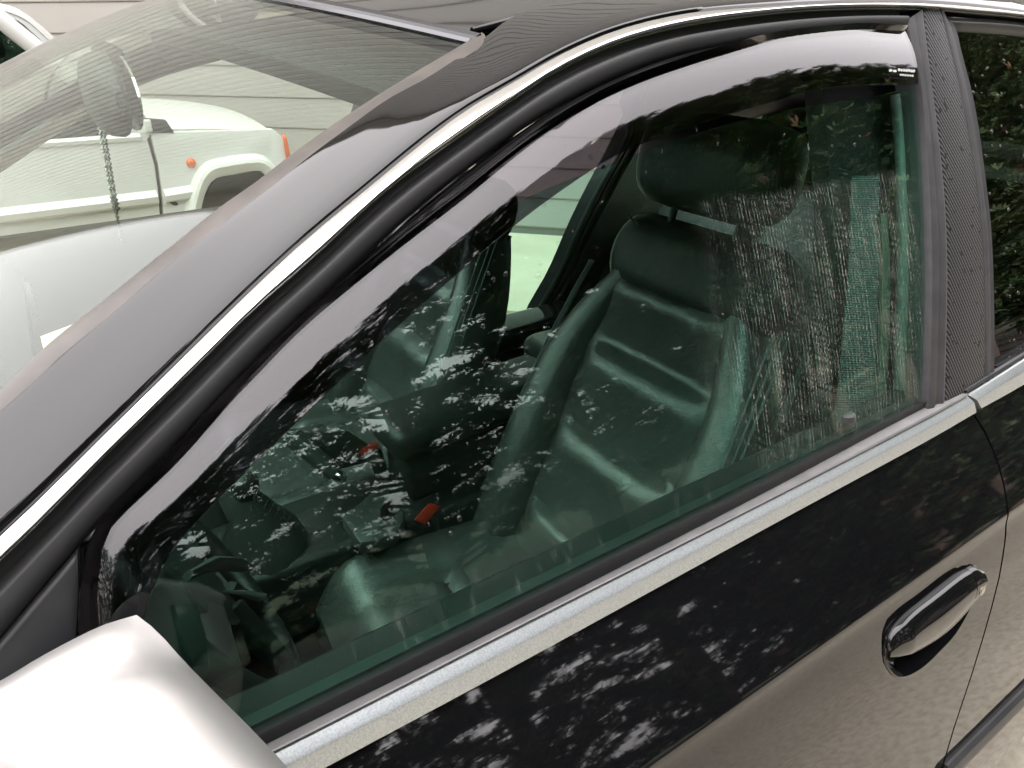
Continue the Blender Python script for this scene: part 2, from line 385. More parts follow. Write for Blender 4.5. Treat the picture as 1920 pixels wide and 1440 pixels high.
# ---- conifer hedge on the camera's side of the yard (seen as a reflection), plus an unseen added row
LEAF = mat("conifer_leaf", (.040, .075, .028), .6, noise=(2.2, 3, (.085, .12, .040), .42, .68))
LEAFB = mat("dead_leaf", (.16, .075, .035), .7)
BARK = mat("bark", (.085, .060, .045), .9)
def conifer(seed, thin=None):
    r = random.Random(seed)
    H = 6.6; V = []; F = []; MI = []
    TV = []
    def fan(c, d, s, mi):
        s *= .46
        side_ = d.cross(Vector((r.uniform(-.5, .5), r.uniform(-.5, .5), 1))).normalized()
        upv = side_.cross(d).normalized()
        for q in range(4):
            a = (q - 1.5) * .5 + r.uniform(-.15, .15)
            e = (d * math.cos(a) + side_ * math.sin(a) + upv * r.uniform(-.35, .15)).normalized()
            w = e.cross(upv).normalized() * s * .13
            k = len(V); t = c + e * s * r.uniform(.7, 1.1)
            V.extend([c - w*.3, c.lerp(t, .55) - w, t, c.lerp(t, .55) + w]); F.append((k, k+1, k+2, k+3)); MI.append(mi)
    limbs = []
    for i in range(150):
        z = .35 + (H - .5) * (i / 150) ** .95 + r.uniform(-.1, .1)
        rad = 1.35 * (1 - (z / H) ** 2.2) ** .6 + .12
        if z < 1.2: rad *= .82 + .15 * z
        a = i * 2.399 + r.uniform(-.4, .4)
        L = rad * r.uniform(.75, 1.12)
        d = Vector((math.cos(a), math.sin(a), r.uniform(.05, .45)))
        p = Vector((0, 0, z - .1)); pts = [p]
        for s_ in range(5):
            d.z += r.uniform(-.02, .08); d.x += r.uniform(-.12, .12); d.y += r.uniform(-.12, .12)
            p = p + d.normalized() * L / 5; pts.append(p)
        limbs.append(pts)
        bare = .12
        nf = int(180 * rad / 1.2) if z > 1.9 else int(150 * rad)
        if thin: nf = int(nf * (.84 if thin[0] < z < thin[1] else 1.4 if z < thin[0] else 1))
        for _ in range(nf):
            t = r.uniform(bare, 1.0) ** .75 * 4.999; j = int(t); c = pts[j].lerp(pts[j+1], t - j)
            dd = (pts[j+1] - pts[j]).normalized()
            e = (dd + Vector((r.uniform(-1, 1), r.uniform(-1, 1), r.uniform(-.7, .7))) * .9).normalized()
            c = c + e * r.uniform(0, .12)
            fan(c, e, r.uniform(.10, .22), 1 if r.random() < .035 else 0)
    me = bpy.data.meshes.new("crown"); me.from_pydata([tuple(v) for v in V], [], F); me.materials.append(LEAF); me.materials.append(LEAFB)
    me.polygons.foreach_set("material_index", MI); me.update()
    tv = []; tf = []
    def stick(pts, r0, r1, seg=5):
        n = len(pts); k0 = len(tv)
        for i, p in enumerate(pts):
            T = (pts[min(i+1, n-1)] - pts[max(i-1, 0)]).normalized(); a = T.cross(Vector((.3, .2, .9) if abs(T.z) < .9 else (1, 0, 0))).normalized(); bb = T.cross(a)
            rr_ = r0 + (r1 - r0) * i / (n - 1)
            for q in range(seg):
                w = 2*math.pi*q/seg; tv.append(p + a*math.cos(w)*rr_ + bb*math.sin(w)*rr_)
        for i in range(n-1):
            for q in range(seg): tf.append((k0+i*seg+q, k0+i*seg+(q+1) % seg, k0+(i+1)*seg+(q+1) % seg, k0+(i+1)*seg+q))
    stick([Vector((r.uniform(-.04, .04), r.uniform(-.04, .04), -0.05 + H*.97*i/6)) for i in range(7)], .12, .015, 8)
    for l in limbs: stick(l, .022, .004, 4)
    tm = bpy.data.meshes.new("trunk"); tm.from_pydata([tuple(v) for v in tv], [], tf); tm.materials.append(BARK); tm.update()
    return me, tm
kinds = [conifer(3), conifer(11), conifer(29), conifer(41, (1.35, 3.3))]
xs = [-8.2 + 1.42 * i for i in range(20)] + [-7.5 + 1.9 * i for i in range(14)] + [-10.4 + .1 * (i % 2) for i in range(9)]  # last run: unseen row added at the yard's front end to block low sky
for i, x in enumerate(xs):
    if 20 <= i < 34 and .3 < x < 4.5: continue
    cm, tm = kinds[3] if i < 20 and -1.5 < x < 3.6 and i % 3 != 1 else kinds[i % 3]
    t = empty("conifer_tree", (x + rnd.uniform(-.15, .15), (-3.75 if i < 20 else -5.3 if i < 34 else -3.4 + 1.7 * (i - 34)) + rnd.uniform(-.25, .25), 0))
    t.rotation_euler.z = rnd.uniform(0, 6.28); s = rnd.uniform(.9, 1.12) * (1.0 if x < 3 else 1.14 if x < 5 else 1.32); t.scale = (s, s, s * rnd.uniform(.95, 1.1))
    props(t, "dark green conifer of the hedge mirrored in the black car's windows and door", "tree", "conifers of the hedge across the yard")
    for nm, me in (("crown", cm), ("trunk", tm)):
        o = bpy.data.objects.new(nm, me); COL.objects.link(o); o.parent = t
# leaf litter under the hedge
V = []; F = []
for i in range(5200):
    x = rnd.uniform(-9, 16); y = -2.15 + rnd.gauss(0, .25) - abs(rnd.gauss(0, .5)); a = rnd.uniform(0, 6.28); s = rnd.uniform(.02, .055); z = .006 + rnd.uniform(0, .02)
    k = len(V); ca, sa = math.cos(a), math.sin(a)
    for (u, w, dz) in ((-1, 0, 0), (0, .45, .25), (1, 0, .05), (0, -.45, .2)):
        V.append((x + (u*ca - w*sa)*s, y + (u*sa + w*ca)*s, z + dz*s))
    F.append((k, k+1, k+2, k+3))
ll = mesh("leaf_litter", V, F, mat("litter", (.15, .085, .045), .8, noise=(9, 2, (.075, .04, .025), .4, .6))); props(ll, "brown fallen leaves scattered along the foot of the hedge", "leaves", kind="stuff")
soil = mesh("soil_strip", [(-12, -6, .004), (18, -6, .004), (18, -2.3, .004), (-12, -2.3, .004)], [(0, 1, 2, 3)], mat("soil", (.085, .060, .042), .95, noise=(7, 6, (.045, .03, .02), .4, .65))); soil["kind"] = "structure"
field = mesh("added_dark_field", [(-60, -80, .004), (60, -80, .004), (60, -6, .004), (-60, -6, .004)], [(0, 1, 2, 3)], mat("field", (.06, .075, .03), .95, noise=(3, 6, (.035, .05, .02), .4, .65))); field["kind"] = "structure"  # dark ground added behind the hedge to dim the mirrored gaps

# ================================================================== THE BLACK CAR
car = empty("parked_car", (0.6, YC, 0)); ABS.add(car.name)
props(car, "black saloon car with silver wing mirror and bright window trim, parked closest", "car")
def shift(pts, d):                            # move a pixel polyline sideways (towards the upper left)
    out = []
    for i, p in enumerate(pts):
        a = Vector(pts[max(i-1, 0)]); b_ = Vector(pts[min(i+1, len(pts)-1)]); t = (b_ - a).normalized()
        out.append((p[0] + t.y * d, p[1] - t.x * d))
    return out
E0 = [(-260, 935), (-120, 830), (17, 722), (62, 677), (147, 606), (212, 556), (275, 505), (342, 452), (402, 402), (480, 347), (552, 292), (625, 240), (690, 197), (780, 140), (877, 82)]
E1 = [(-260, 1000), (-120, 888), (0, 784), (72, 720), (125, 670), (215, 595), (307, 515), (402, 442), (480, 382), (510, 360), (600, 287), (655, 247), (730, 192), (792, 160), (855, 125), (897, 98)]
E2 = [(-260, 1250), (-120, 1120), (0, 1005), (85, 925), (175, 835), (285, 727), (480, 535), (572, 450), (680, 360), (805, 257), (880, 202), (960, 155), (1060, 97), (1160, 55), (1285, 25), (1440, 11), (1590, 4), (1690, 3), (1815, 11), (1920, 24), (2060, 48)]
E3 = [(-260, 1300), (-120, 1170), (0, 1052), (85, 970), (175, 877), (335, 720), (480, 577), (580, 490), (722, 360), (855, 262), (960, 189), (1035, 140), (1135, 92), (1260, 55), (1440, 28), (1565, 19), (1727, 19), (1815, 25), (1920, 35), (2060, 60)]
E5 = [(-260, 1520), (-120, 1355), (0, 1205), (100, 1085), (162, 1015), (312, 860), (445, 720), (480, 682), (605, 560), (730, 442), (825, 360), (960, 257), (1035, 207), (1135, 155), (1260, 107), (1440, 74), (1615, 56), (1702, 55)]
E6 = [(168, 1200), (170, 1100), (175, 1034), (200, 997), (325, 872), (467, 720), (580, 607), (730, 477), (880, 360), (960, 295), (1035, 240), (1135, 182), (1260, 132), (1440, 84), (1600, 64), (1697, 58)]
E7 = [(258, 1215), (268, 1155), (277, 1122), (297, 1080), (327, 1025), (375, 970), (425, 920), (480, 864), (630, 720), (730, 625), (855, 515), (960, 425), (1046, 360), (1160, 287), (1260, 247), (1440, 191), (1540, 165), (1640, 157), (1722, 157)]
E6 = E6[:3] + shift(E6, 8)[3:-1] + E6[-1:]
NP = 70
c2 = resample([side(x, y, -.004) for x, y in E2] + [Vector((1.75, .588, 1.378)), Vector((2.0, .607, 1.345)), Vector((2.3, .63, 1.28))], 90); c3 = resample([side(x, y, -.004) for x, y in E3] + [Vector((1.745, .580, 1.366)), Vector((1.99, .598, 1.332)), Vector((2.285, .62, 1.267))], 90)
c2g = pxs(shift(E2, 7), NP, .001)
rear_ext = [Vector((1.75, .625, 1.375)), Vector((2.15, .66, 1.31)), Vector((2.6, .72, 1.20))]

# painted pillar and roof side
D_px = [(845, 68), (900, 42), (960, 21), (1040, 0), (1180, -28), (1400, -52), (1650, -66), (1920, -70)]
pil_b = [side(x, y, .043) for x, y in E1[:-2]] + [side(900, 88, .06), side(960, 40, .075), side(1060, 8, .082), side(1200, -22, .085), side(1400, -45, .088), side(1650, -60, .09), side(1920, -64, .09)]
pil_a = [side(x, y, .001) for x, y in shift(E2, 7)[:-1]]
PA = resample(pil_a, 90); PB = resample(pil_b, 90)
# pair the two edges by their x station
def pair(A, B, n=90):
    def at(C, x):
        for i in range(len(C)-1):
            if C[i].x <= x <= C[i+1].x: return C[i].lerp(C[i+1], (x-C[i].x)/max(C[i+1].x-C[i].x, 1e-6))
        return C[0] if x < C[0].x else C[-1]
    x0, x1 = max(A[0].x, B[0].x), min(A[-1].x, B[-1].x)
    return [at(A, x0+(x1-x0)*i/(n-1)) for i in range(n)], [at(B, x0+(x1-x0)*i/(n-1)) for i in range(n)]
PA, PB = pair(PA, PB)
PA = PA + resample([PA[-1], Vector((1.75, .618, 1.385)), Vector((2.15, .655, 1.32)), Vector((2.6, .72, 1.21))], 12)[1:]
PB = PB + resample([PB[-1], Vector((1.75, .70, 1.435)), Vector((2.15, .73, 1.37)), Vector((2.6, .78, 1.25))], 12)[1:]
pf = [(0, -.008), (0, -.0015), (.03, .0002), (.10, .0016), (.25, .0028), (.5, .0036), (.75, .0040), (.93, .0042), (1, .0040), (1, -.02), (.5, -.015), (0, -.02)]
body = strip("roof_side", PA, PB, pf, PAINT, car, sharp=60)
for far_side in (1,):
    strip("roof_side", [mir(p) for p in PA], [mir(p) for p in PB], [(0, -.006), (0, 0), (.2, .0075), (.5, .011), (.8, .0075), (1, 0), (1, -.03), (0, -.03)], PAINT, car, out=Vector((0, 1, .5)))
strip("roof_trim", c2, c3, [(0, -.010), (0, -.0005), (.05, .0008), (.25, .0036), (.50, .0064), (.70, .0080), (.80, .0082), (.87, .0070), (.92, .0040), (.94, .0005), (1, .0005), (1, -.010)], ALU_TOP, car, sharp=60)

# windscreen surround rubber, windscreen, roof
e0 = [side(x, y, .066) for x, y in E0]; e1 = [side(x, y, .046) for x, y in E1]
w0 = resample(e0 + [side(902, 66, .070)], 60); w1 = resample(e1 + [side(913, 78, .062)], 60)
strip("windscreen_seal", w0, w1, [(0, -.01), (0, .0015), (.08, .0032), (.5, .0040), (.93, .0024), (1, .0), (1, -.01)], RUBBER_DUST, car)
import numpy as np
_x = np.array([p.x for p in e0]); _cy = np.polyfit(_x, [p.y for p in e0], 2); _cz = np.polyfit(_x, [p.z for p in e0], 3)
_xs = np.linspace(e0[0].x, e0[-1].x, 80)
N = [Vector((float(x), float(np.polyval(_cy, x)), float(np.polyval(_cz, x)))) for x in _xs]
_t = (N[0] - N[8]).normalized(); _n0 = N[0].copy()
N = [_n0 + _t * (.37 * (20 - k) / 20) for k in range(20)] + N
def bowf(u): return 1 - abs(2*u-1) ** 1.8
def W(i, u):
    s = i / (len(N)-1); a = N[i]; p = a.lerp(mir(a), u); k = bowf(u)
    return p + Vector((-(.20 - .055*s), 0, .058)) * k
ws = grid("windscreen", [[W(i, j/90) for j in range(91)] for i in range(len(N))], WINDSCREEN, car, thick=.005, out=Vector((-.5, 0, 1)))
topw = [W(len(N)-1, j/30) for j in range(31)]
hd0 = [p + Vector((.0, 0, .001)) for p in topw]; hd1 = [p + Vector((.017, 0, .006)) for p in topw]
strip("windscreen_header_trim", hd0, hd1, [(0, -.008), (0, .001), (.25, .003), (.5, .001), (.6, .003), (.9, .004), (1, 0), (1, -.01)], mat("header_trim", (.10, .10, .105), .25, 1.0), ws, out=Vector((0, 0, 1)))
D = resample([side(x, y, .095) for x, y in D_px] + [Vector((1.75, .72, 1.44)), Vector((2.15, .75, 1.375)), Vector((2.55, .80, 1.26))], 40)
_x = np.array([p.x for p in D]); _cy = np.polyfit(_x, [p.y for p in D], 3); _cz = np.polyfit(_x, [p.z for p in D], 4)
_d0 = D[0].copy(); D = [Vector((float(x), float(np.polyval(_cy, x)), float(np.polyval(_cz, x)))) for x in _x]
_dd = _d0 - D[0]; D = [p + _dd * max(0, 1 - i/14)**2 for i, p in enumerate(D)]
rows = []
for i, d in enumerate(D):
    s = i / 39; r_ = []
    for j in range(31):
        u = j/30; p = d.lerp(mir(d), u); k = bowf(u)
        bx = -(.145 * (1 - s) ** 1.2) + .10 * s ** 3
        zz = .058 + .006 * min(1, s*3) - .010*s
        r_.append(p + Vector((bx * k + (.026 if i == 0 else .026*(1-s)), 0, (zz) * k + .003)))
    rows.append(r_)
roof = grid("roof_panel", rows, PAINT, car, thick=.008, out=Vector((0, 0, 1)), sharp=60)
dm = D[:30]
for sd in (0, 1):
    cv = [p + Vector((.024*(1 - i/39), 0, .004)) for i, p in enumerate(dm)]
    if sd: cv = [mir(p) for p in cv]
    tube("roof_gutter_strip", cv, [.004] + [.0065]*(len(cv)-2) + [.004], GLOSSBLACK, roof, 8, flat=.8)
# headliner
rows = []
for i in range(8):
    x = .30 + 2.22*i/7; r_ = []
    for j in range(17):
        u = j/16; y = .64 + (2*YC - 1.28)*u
        r_.append(Vector((x - .10*bowf(u)*(1 - i/7), y, 1.335 + .055*bowf(u) + (.02 if 0 < i < 5 else -.01) - (.05 if i == 6 else .13 if i == 7 else 0))))
    rows.append(r_)
grid("headliner", rows, FABRIC, car, thick=.02, out=Vector((0, 0, -1)))

# ---- front door: outer panel with rolled shoulder
E8 = [(440, 1428), (507, 1392), (960, 1167), (1440, 922), (1735, 764), (1797, 736)]
E9 = [(448, 1440), (519, 1405), (960, 1181), (1440, 937), (1740, 781), (1811, 742)]
E10 = [(520, 1482), (597, 1440), (960, 1246), (1440, 984), (1740, 822), (1823, 774)]
b10 = [side(x, y, -.006) for x, y in E10]
def fit(c): 
    a, b_ = c[1], c[-1]; k = (b_ - a) / (b_.x - a.x); return lambda x: a + k * (x - a.x)
belt = fit(b10)
prof = []; y = z = 0.0
ang = [(0, 41), (.035, 39), (.10, 34.5), (.138, 32), (.1425, 22), (.146, 9), (.150, 8), (.156, 14), (.166, 22), (.19, 20), (.26, 14.5), (.36, 10), (.50, 7), (.62, 0), (.75, -14)]
def phi(s):
    for (a, p), (b_, q) in zip(ang, ang[1:]):
        if a <= s <= b_: return math.radians(p + (q-p)*(s-a)/(b_-a))
    return math.radians(ang[-1][1])
SV = [0, .012, .03, .055, .08, .105, .125, .136, .140, .1425, .145, .148, .152, .157, .163, .172, .185, .20, .225, .26, .30, .35, .42, .50, .58, .66, .74]
s = 0
tab = [(0, 0, 0)]
while s < .745:
    a = phi(s); y -= math.sin(a)*.0005; z -= math.cos(a)*.0005; s += .0005; tab.append((s, y, z))
def sect(s): return tab[min(len(tab)-1, int(round(s/.0005)))]
def panel_pt(x, s):
    b_ = belt(x); q = sect(s); return Vector((x, b_.y + q[1], b_.z + q[2]))
def surfY(x, z):
    b_ = belt(x); dz = z - b_.z
    if dz >= 0: return S(z) - .006
    for q in tab:
        if q[2] <= dz: return b_.y + q[1]
    return b_.y + tab[-1][1]
def onpanel(px, py, off=0.0): return hit(px, py, lambda p: p.y - surfY(p.x, p.z) - off)
GAP = [(1822, 766), (1850, 815), (1872, 870), (1885, 920), (1889, 955), (1886, 1000), (1874, 1080), (1850, 1170), (1820, 1270), (1790, 1360), (1765, 1440)]
gp = sorted([onpanel(x, y) for x, y in GAP], key=lambda p: -p.z)
def xgap(s):
    p = panel_pt(1.0, s); z = p.z
    if z >= gp[0].z: return gp[0].x
    for a, b_ in zip(gp, gp[1:]):
        if b_.z <= z <= a.z: return a.x + (b_.x-a.x)*(a.z-z)/max(a.z-b_.z, 1e-6)
    return gp[-1].x
# door skin: faint waviness along the panel stretches what it mirrors
PAINT_D = mat("black_door_paint", (.005, .0052, .0062), .03, 0, 1.62)
_nt = PAINT_D.node_tree; _tc = _nt.nodes.new("ShaderNodeTexCoord"); _mp = _nt.nodes.new("ShaderNodeMapping"); _mp.inputs["Scale"].default_value = (14, 150, 150)
_nz = _nt.nodes.new("ShaderNodeTexNoise"); _nz.inputs["Scale"].default_value = 1.0; _nz.inputs["Detail"].default_value = 3
_bp = _nt.nodes.new("ShaderNodeBump"); _bp.inputs["Strength"].default_value = .02; _bp.inputs["Distance"].default_value = .0012
_nt.links.new(_tc.outputs["Object"], _mp.inputs[0]); _nt.links.new(_mp.outputs[0], _nz.inputs["Vector"]); _nt.links.new(_nz.outputs["Fac"], _bp.inputs["Height"]); _nt.links.new(_bp.outputs[0], _nt.nodes["Principled BSDF"].inputs["Normal"])
def panel(name, f0, f1, nx):
    return grid(name, [[panel_pt(f0(s)+(f1(s)-f0(s))*j/nx, s) for j in range(nx+1)] for s in SV], PAINT_D, car, thick=.010, sharp=50)
fdoor = panel("front_door", lambda s: -.30 + .02*s, lambda s: xgap(s)-.0022, 40)
rdoor = panel("rear_door", lambda s: xgap(s)+.0022, lambda s: 1.95 - .35*min(1, max(0, (s-.2)/.4)), 24)
wing = panel("front_wing", lambda s: -1.9 + .2*s, lambda s: -.305+.02*s, 16)
quarter = panel("rear_quarter", lambda s: 1.956 - .35*min(1, max(0, (s-.2)/.4)), lambda s: 3.0, 14)
def fpanel(name, x0, x1, nx):
    return grid(name, [[mir(panel_pt(x0 + (x1-x0)*j/nx, s)) for j in range(nx+1)] for s in SV], PAINT_D, car, thick=.010, sharp=50, out=Vector((0, 1, .5)))
fpanel("front_wing", -1.9, -.305, 12); fpanel("far_front_door", -.30, 1.0, 14); fpanel("rear_quarter", 1.75, 3.0, 12)
for nm, rr_ in (("hood", None),):
    rows = []
    for i in range(10):
        x = -.50 - 1.44*i/9; r_ = []
        for j in range(21):
            u = j/20; y0 = belt(-.5).y + .01; p = Vector((x, y0, belt(-.3).z - .005 - .02*(i/9) - .16*(i/9)**3)); q = p.lerp(mir(p), u)
            r_.append(q + Vector((-(.20 - .10*i/9)*bowf(u), 0, (.070 - .005*i/9)*bowf(u)**.8)))
        rows.append(r_)
    grid("bonnet", rows, PAINT, car, thick=.01, out=Vector((0, 0, 1)))
    strip("scuttle_panel", [W(0, j/20) for j in range(21)], [p + Vector((.006, 0, -.004)) for p in rows[0]], [(0, -.01), (0, .002), (.5, -.006), (1, -.004), (1, -.016)], PLASTIC, car, out=Vector((-.3, 0, 1)))
    rows = []
    for i in range(8):
        x = 2.5 + .7*i/7; r_ = []
        for j in range(15):
            u = j/14; p = Vector((x, .36, .98 - .02*(i/7) - .1*(i/7)**4)); q = p.lerp(mir(p), u); r_.append(q + Vector((.04*bowf(u), 0, .03*bowf(u))))
        rows.append(r_)
    grid("boot_lid", rows, PAINT, car, thick=.01, out=Vector((0, 0, 1)))
def wheel(x, y, parent, r=.315, w=.20, sgn=-1, rim=None):
    t = tube("wheel", [(x, y - w/2, r), (x, y - w/2 + .02, r), (x, y + w/2 - .02, r), (x, y + w/2, r)], [r-.03, r, r, r-.03], TYRE, parent, 28)
    yy = y + sgn*w/2
    h = tube("hub_cap", [(x, yy + sgn*.004, r), (x, yy - sgn*.03, r)], [r*.60, r*.66], rim or SILVER, t, 24)
    tube("hub", [(x, yy + sgn*.012, r), (x, yy, r)], [r*.14, r*.18], CHROME, t, 12)
    return t
for x in (-1.05, 2.12):
    wheel(x, .36, car); wheel(x, 2*YC - .36, car, sgn=1)

# handle recess cut into the door, cup, grip and lock end
HO = [(1657, 1222), (1664, 1184), (1690, 1152), (1740, 1115), (1790, 1077), (1820, 1060), (1832, 1070), (1831, 1095), (1822, 1128), (1792, 1184), (1762, 1218), (1728, 1250), (1692, 1268), (1676, 1264), (1660, 1240)]
hp = [onpanel(x, y) for x, y in HO]
hp = resample(hp + [hp[0]], 40)[:-1]
hn = Vector((0, -.985, .17))
cut = prism("recess_cutter", [p + hn*.03 for p in hp], hn*-.06, PAINT)
bo = fdoor.modifiers.new("cut", 'BOOLEAN'); bo.operation = 'DIFFERENCE'; bo.object = cut; bo.solver = 'EXACT'
dg_ = bpy.context.evaluated_depsgraph_get(); ev = fdoor.evaluated_get(dg_)
nm_ = bpy.data.meshes.new_from_object(ev); fdoor.modifiers.clear(); old_ = fdoor.data; fdoor.data = nm_
nm_.polygons.foreach_set("use_smooth", [True]*len(nm_.polygons)); nm_.set_sharp_from_angle(angle=math.radians(50))
bpy.data.objects.remove(cut)
cen = sum(hp, Vector())/len(hp)
loops = [[cen + (p-cen)*1.03 + hn*.0006 for p in hp], [cen + (p-cen)*1.00 + hn*.0016 for p in hp], [cen + (p-cen)*.98 - hn*.004 for p in hp], [cen + (p-cen)*.93 - hn*.018 for p in hp], [cen + (p-cen)*.75 - hn*.028 for p in hp], [cen + (p-cen)*.3 - hn*.031 for p in hp]]
m_ = len(hp); Vv = [p for l in loops for p in l]; Ff = [(i*m_+j, i*m_+(j+1) % m_, (i+1)*m_+(j+1) % m_, (i+1)*m_+j) for i in range(5) for j in range(m_)] + [tuple(5*m_+j for j in range(m_))]
mesh("handle_recess", Vv, Ff, GLOSSBLACK, fdoor, 60)
ga = resample([onpanel(x, y) for x, y in [(1660, 1212), (1662, 1194), (1669, 1177), (1692, 1151), (1740, 1114), (1788, 1077), (1806, 1066)]], 26)
gb = resample([onpanel(x, y) for x, y in [(1663, 1231), (1680, 1228), (1715, 1212), (1745, 1194), (1770, 1174), (1792, 1151), (1807, 1134)]], 26)
hgrip = strip("door_handle", ga, gb, [(0, -.004), (0, .003), (.03, .0100), (.08, .0122), (.22, .0143), (.38, .0161), (.44, .0165), (.50, .0165), (.75, .0140), (.94, .0112), (1, .008), (1, .003), (.6, .008), (.25, .004)], PAINT, fdoor, sharp=50, hs=[min(1, .35 + .13*i) for i in range(26)])
la = resample([onpanel(x, y) for x, y in [(1808, 1065), (1818, 1060), (1829, 1064)]], 10); lb = resample([onpanel(x, y) for x, y in [(1809, 1132), (1818, 1126), (1826, 1108)]], 10)
strip("lock_cover", la, lb, [(0, -.004), (0, .002), (.04, .008), (.10, .0108), (.22, .0138), (.40, .0160), (.50, .0160), (.75, .0135), (.94, .010), (1, .006), (1, -.002)], PAINT, hgrip, sharp=50)
lp = onpanel(1819, 1098) + hn*.0128
tube("lock_cylinder", [lp - hn*.01, lp + hn*.0025, lp + hn*.003, lp + hn*.001], [.0065, .0065, .0045, .001], mat("lock_metal", (.45, .43, .38), .25, 1.0), hgrip, 18)

# belt weatherstrip and trim
strip("window_seal", pxs(E8, 40, -.003), pxs(E9, 40, -.006), [(0, -.0075), (0, -.0060), (.15, -.0022), (.40, .0022), (.70, .0058), (.92, .0062), (1, .002), (1, -.010)], mat("belt_rubber", (.16, .158, .16), .45, noise=(30, 4, (.21, .205, .205), .4, .7)), fdoor)
ridge = .34
strip("belt_trim", pxs(E9, 40, -.006), pxs(E10, 40, -.006), [(0, -.008), (0, .000), (.04, .0022), (ridge-.06, .0072), (ridge, .0080), (ridge+.06, .0080), (.94, .0058), (1, .0035), (1, -.006)], ALU, fdoor, sharp=20)
strip("belt_trim", resample([side(x, y, -.006) for x, y in [(1813, 740), (1862, 709), (1920, 672), (2060, 585)]] + [Vector((1.65, .388, .992)), Vector((1.945, .392, 1.003))], 24), resample([side(x, y, -.006) for x, y in [(1833, 766), (1872, 745), (1920, 718), (2060, 640)]] + [Vector((1.65, .3725, .945)), Vector((1.945, .375, .954))], 24), [(0, -.008), (0, .000), (.04, .0022), (ridge-.06, .0072), (ridge, .0080), (ridge+.06, .0080), (.94, .0058), (1, .0035), (1, -.006)], ALU, rdoor, sharp=20)
strip("window_seal", pxs([(1802, 731), (1862, 694), (1920, 659), (2060, 572)], 16, -.003), pxs([(1812, 738), (1862, 708), (1920, 671), (2060, 584)], 16, -.006), [(0, -.010), (0, .001), (.3, .0042), (.6, .0045), (1, -.002), (1, -.010)], RUBBER, rdoor)
# rubbing strips
def rub(parent, x0, x1):
    q0, q1 = onpanel(1800, 1406), onpanel(1900, 1307)
    a = lambda x: q0 + (q1-q0)*((x-q0.x)/(q1.x-q0.x))
    A_ = []; B_ = []
    for i in range(14):
        x = x0 + (x1-x0)*i/13; p = a(x); A_.append(Vector((x, surfY(x, p.z), p.z))); z2 = p.z - .034; B_.append(Vector((x, surfY(x, z2), z2)))
    strip("rubbing_strip", A_, B_, [(0, -.004), (0, .003), (.12, .0085), (.4, .011), (.6, .011), (.85, .0085), (1, .003), (1, -.004)], RUBBER, parent)
rub(rdoor, gp[-1].x + .01, 1.75); rub(fdoor, -.28, gp[-1].x - .008)

# window frame rubber, sail panel, run channel
RUBBER_F = mat("frame_rubber", (.046, .047, .050), .52, noise=(14, 4, (.042, .042, .044), .4, .7))
strip("window_frame", *pair(resample([side(x, y, -.002) for x, y in E3], 160), resample([side(x, y, .0) for x, y in E5], 160), 90), [(0, -.02), (0, -.003), (.10, -.006), (.24, -.006), (.35, .0018), (.39, .0042), (.44, .0050), (.60, .0044), (.80, .0020), (.94, -.002), (1, -.007), (1, -.030)], RUBBER_F, fdoor, sharp=60)
strip("window_frame", pxs([(1768, 30), (1850, 33), (1920, 40), (2060, 64)], 16, -.002), pxs([(1787, 56), (1850, 60), (1920, 66), (2060, 96)], 16, 0), [(0, -.02), (0, -.004), (.3, -.005), (.45, .004), (.6, .0045), (.9, -.002), (1, -.006), (1, -.03)], RUBBER_F, rdoor, sharp=60)
sail = [(149, 1034), (150, 1110), (146, 1190), (140, 1320), (-60, 1440), (-200, 1500), (-190, 1432), (-60, 1280), (0, 1209), (60, 1138), (110, 1080)]
sp3 = [side(x, y, -.001) for x, y in sail]
prism("mirror_sail", sp3, (0, .02, 0), RUBBER, fdoor, bev=.003)
strip("window_run_channel", pxs([(150, 1028), (150, 1100), (147, 1180), (140, 1300)], 12, 0), pxs([(169, 1020), (168, 1100), (166, 1180), (160, 1300)], 12, 0), [(0, -.02), (0, -.002), (.35, .003), (.6, -.004), (1, -.006), (1, -.02)], GLOSSBLACK, fdoor)

# door glass, wound down a few centimetres
GT = [(150, 1075), (340, 915), (500, 752), (700, 560), (880, 432), (1000, 365), (1100, 325), (1172, 297), (1300, 252), (1440, 213), (1560, 192), (1640, 180), (1695, 167), (1745, 155)]
gt = resample([side(x, y, .004) for x, y in GT], 60)
def zt_(x):
    if x <= gt[0].x: return gt[0].z
    for a, b_ in zip(gt, gt[1:]):
        if a.x <= x <= b_.x: return a.z + (b_.z-a.z)*(x-a.x)/max(b_.x-a.x, 1e-6)
    return gt[-1].z
gx0 = side(150, 1180).x; gx1 = max(side(1755, 500).x, gt[-1].x)
rows = []
for i in range(17):
    t = i/16; r_ = []
    for j in range(61):
        x = gx0 + (gx1-gx0)*j/60; zb = .915; z = zb + (zt_(x)-zb)*t; r_.append(Vector((x, S(z)+.004, z)))
    rows.append(r_)
dglass = grid("window_glass", rows, DOORGLASS, fdoor, thick=.004, sharp=60)
# rear door glass
P4 = [(1768, 36), (1787, 50), (1800, 100), (1825, 200), (1845, 340), (1855, 430), (1860, 560), (1861, 690), (1858, 740)]
rx0 = side(1800, 300).x - .02
rows = []
for i in range(13):
    t = i/12; r_ = []
    for j in range(25):
        x = rx0 + (1.95-rx0)*j/24; zb = .925; z = zb + (1.395-.02*(j/24)-zb)*t; r_.append(Vector((x, S(z)+.006, z)))
    rows.append(r_)
rglass = grid("window_glass", rows, TINTGLASS, rdoor, thick=.004, sharp=60)

